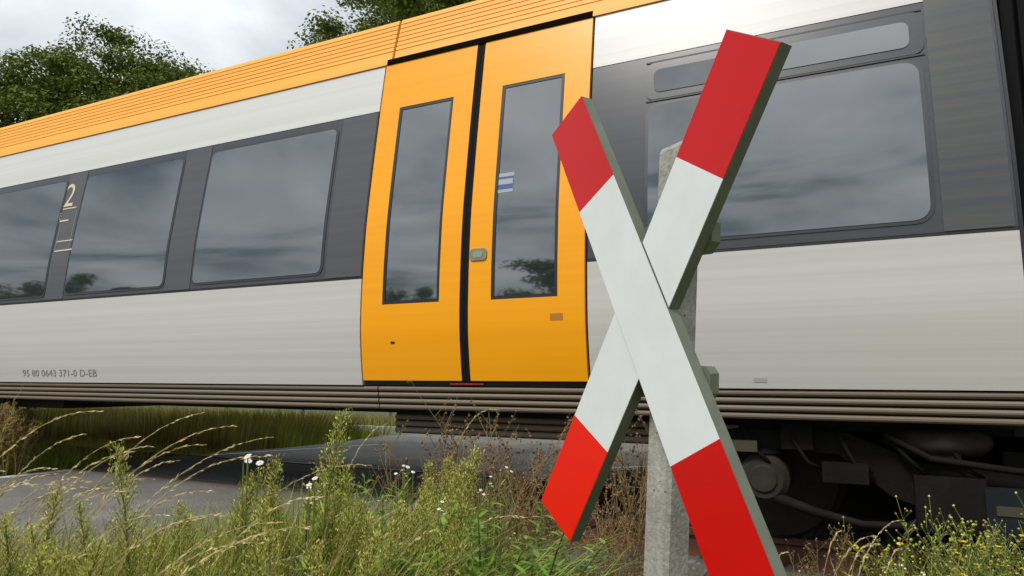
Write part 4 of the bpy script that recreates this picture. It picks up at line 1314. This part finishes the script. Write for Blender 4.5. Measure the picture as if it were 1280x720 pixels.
# tall tangle of wild plants on the far left corner of the crossing
lw = Pool([umbel(.9), horseweed(.85), umbel(.85), ragwort(.8, 2), umbel(.8)])
for x_, y_, h_ in [(-7.45, 4.0, 1.02), (-7.38, 3.92, 1.0), (-7.33, 4.0, .9), (-7.58, 4.15, 1.0), (-7.68, 4.3, .95), (-7.34, 4.1, .85), (-7.5, 3.98, .98), (-7.42, 3.9, .9), (-7.6, 4.1, 1.0), (-7.4, 4.05, .95), (-7.7, 4.22, .95), (-7.72, 4.35, .8), (-7.45, 4.1, .85), (-7.55, 3.85, 1.0), (-7.62, 4.25, .85), (-7.8, 4.0, 1.1), (-7.9, 4.2, 1.0), (-7.5, 4.2, .7), (-7.65, 4.4, .65), (-7.85, 4.45, .75), (-8.0, 3.8, 1.1), (-7.36, 4.2, .6)]:
    o = lw.get()
    put(o, 'tall yellowing weed with brown seed knobs on the far side of the road', 'weed', 'tall weeds across the road', x_, y_, None, h_ / .85 * .95, .04)
    o.rotation_euler.x += 0.10

# arching straw-coloured grass stalks
def stalk(tip, root_xy, ctrl_k, name='grass_stalk', heavy=1.0):
    base = Vector((root_xy[0], root_xy[1], gz(*root_xy)))
    t_ = Vector(tip)
    d = t_ - base
    c1 = base + Vector((d.x * .22, d.y * .22, d.z * .62))
    c2 = base + Vector((d.x * .62, d.y * .62, d.z * ctrl_k))
    path = []
    for k in range(19):
        t = k / 18
        path.append(base * (1 - t)**3 + c1 * 3 * t * (1 - t)**2 + c2 * 3 * t * t * (1 - t) + t_ * t**3)
    root = empty(name, base)
    s = MB(); s.tube(path, [.0016 - .0010 * k / 18 for k in range(19)], 4, False)
    s.build('stem', 'straw_stem', root)
    hd = MB()
    n = int(46 * heavy)
    for k in range(n):
        t = 0.56 + 0.44 * k / n
        p_ = along(path, t); q = along(path, min(1, t + .03))
        dd = (q - p_).normalized() if (q - p_).length > 1e-6 else Vector((1, 0, 0))
        sd_ = Vector((rnd(-1, 1), rnd(-1, 1), rnd(-1, 1))) * .32
        hd.leaf(p_, dd + sd_, rnd(.012, .022) * (1.1 - .4 * (k / n)), rnd(.0028, .0048), (rnd(-1, 1), rnd(-1, 1), rnd(-1, 1)), 0, 2)
    hd.build('seed_head', 'straw_head', root)
    return root
EXTRA = [(rnd(20, 420), rnd(585, 690), rnd(1.5, 2.1), rnd(.4, .7), rnd(.98, 1.06)) for _ in range(15)] + [(rnd(420, 720), rnd(600, 680), rnd(2.0, 2.8), rnd(.3, .6), rnd(1.0, 1.08)) for _ in range(7)] + [(rnd(960, 1120), rnd(640, 680), rnd(2.6, 3.0), rnd(.15, .4), 1.05) for _ in range(7)]
for i, (u_, v_, Z_, dx, k_) in enumerate([(135, 517, 1.9, .62, 1.03), (262, 517, 2.0, .58, .97), (301, 533, 2.0, .66, 1.0), (348, 546, 2.0, .7, .98), (184, 547, 1.9, .55, 1.0), (117, 544, 1.8, .5, .98), (178, 565, 1.9, .5, 1.0), (267, 556, 2.1, .6, 1.02), (200, 558, 2.2, .55, 1.0), (340, 570, 2.2, .75, 1.03), (176, 612, 1.7, .55, 1.02), (470, 580, 2.2, .75, 1.06), (235, 575, 2.1, .5, 1.0), (130, 600, 1.8, .5, 1.0), (60, 605, 1.7, .4, 1.05), (300, 640, 1.7, .6, 1.05), (345, 672, 1.6, .6, 1.05), (280, 612, 1.9, .55, 1.05), (660, 640, 2.3, .6, 1.08), (620, 512, 2.9, .35, 1.05), (485, 530, 2.5, .28, .98), (355, 668, 1.7, .5, 1.06), (230, 640, 1.7, .5, 1.05), (20, 588, 1.8, .4, 1.05)] + EXTRA):
    tx, ty = pix_xy(u_, Z_)
    tip = (tx, ty, CAM_H - (v_ - 478) / FPX * Z_)
    bx_, by_ = np.array([tx, ty]) - RIGHT * dx - FWD * rnd(-.05, .15)
    o = stalk(tip, (float(bx_), float(by_)), k_)
    if v_ < 580 and u_ < 380:
        tag(o, 'arching straw coloured grass stalk with seed head leaning over the road edge', 'grass stalk', 'arching grass stalks by the road')
    elif u_ > 900:
        tag(o, 'thin straw coloured grass stalk in front of the rusty rail', 'grass stalk', 'grass stalks before the rail')
    elif u_ > 420:
        tag(o, 'bent straw coloured grass stalk among the brown dried weeds', 'grass stalk', 'grass stalks in the dried weeds')
    else:
        tag(o, 'bent straw coloured grass stalk lying low over the green weeds', 'grass stalk', 'bent grass stalks in the weeds')

print('objects', len(bpy.data.objects), 'tris', sum(len(o.data.loops) - 2 * len(o.data.polygons) for o in bpy.data.objects if o.type == 'MESH'))
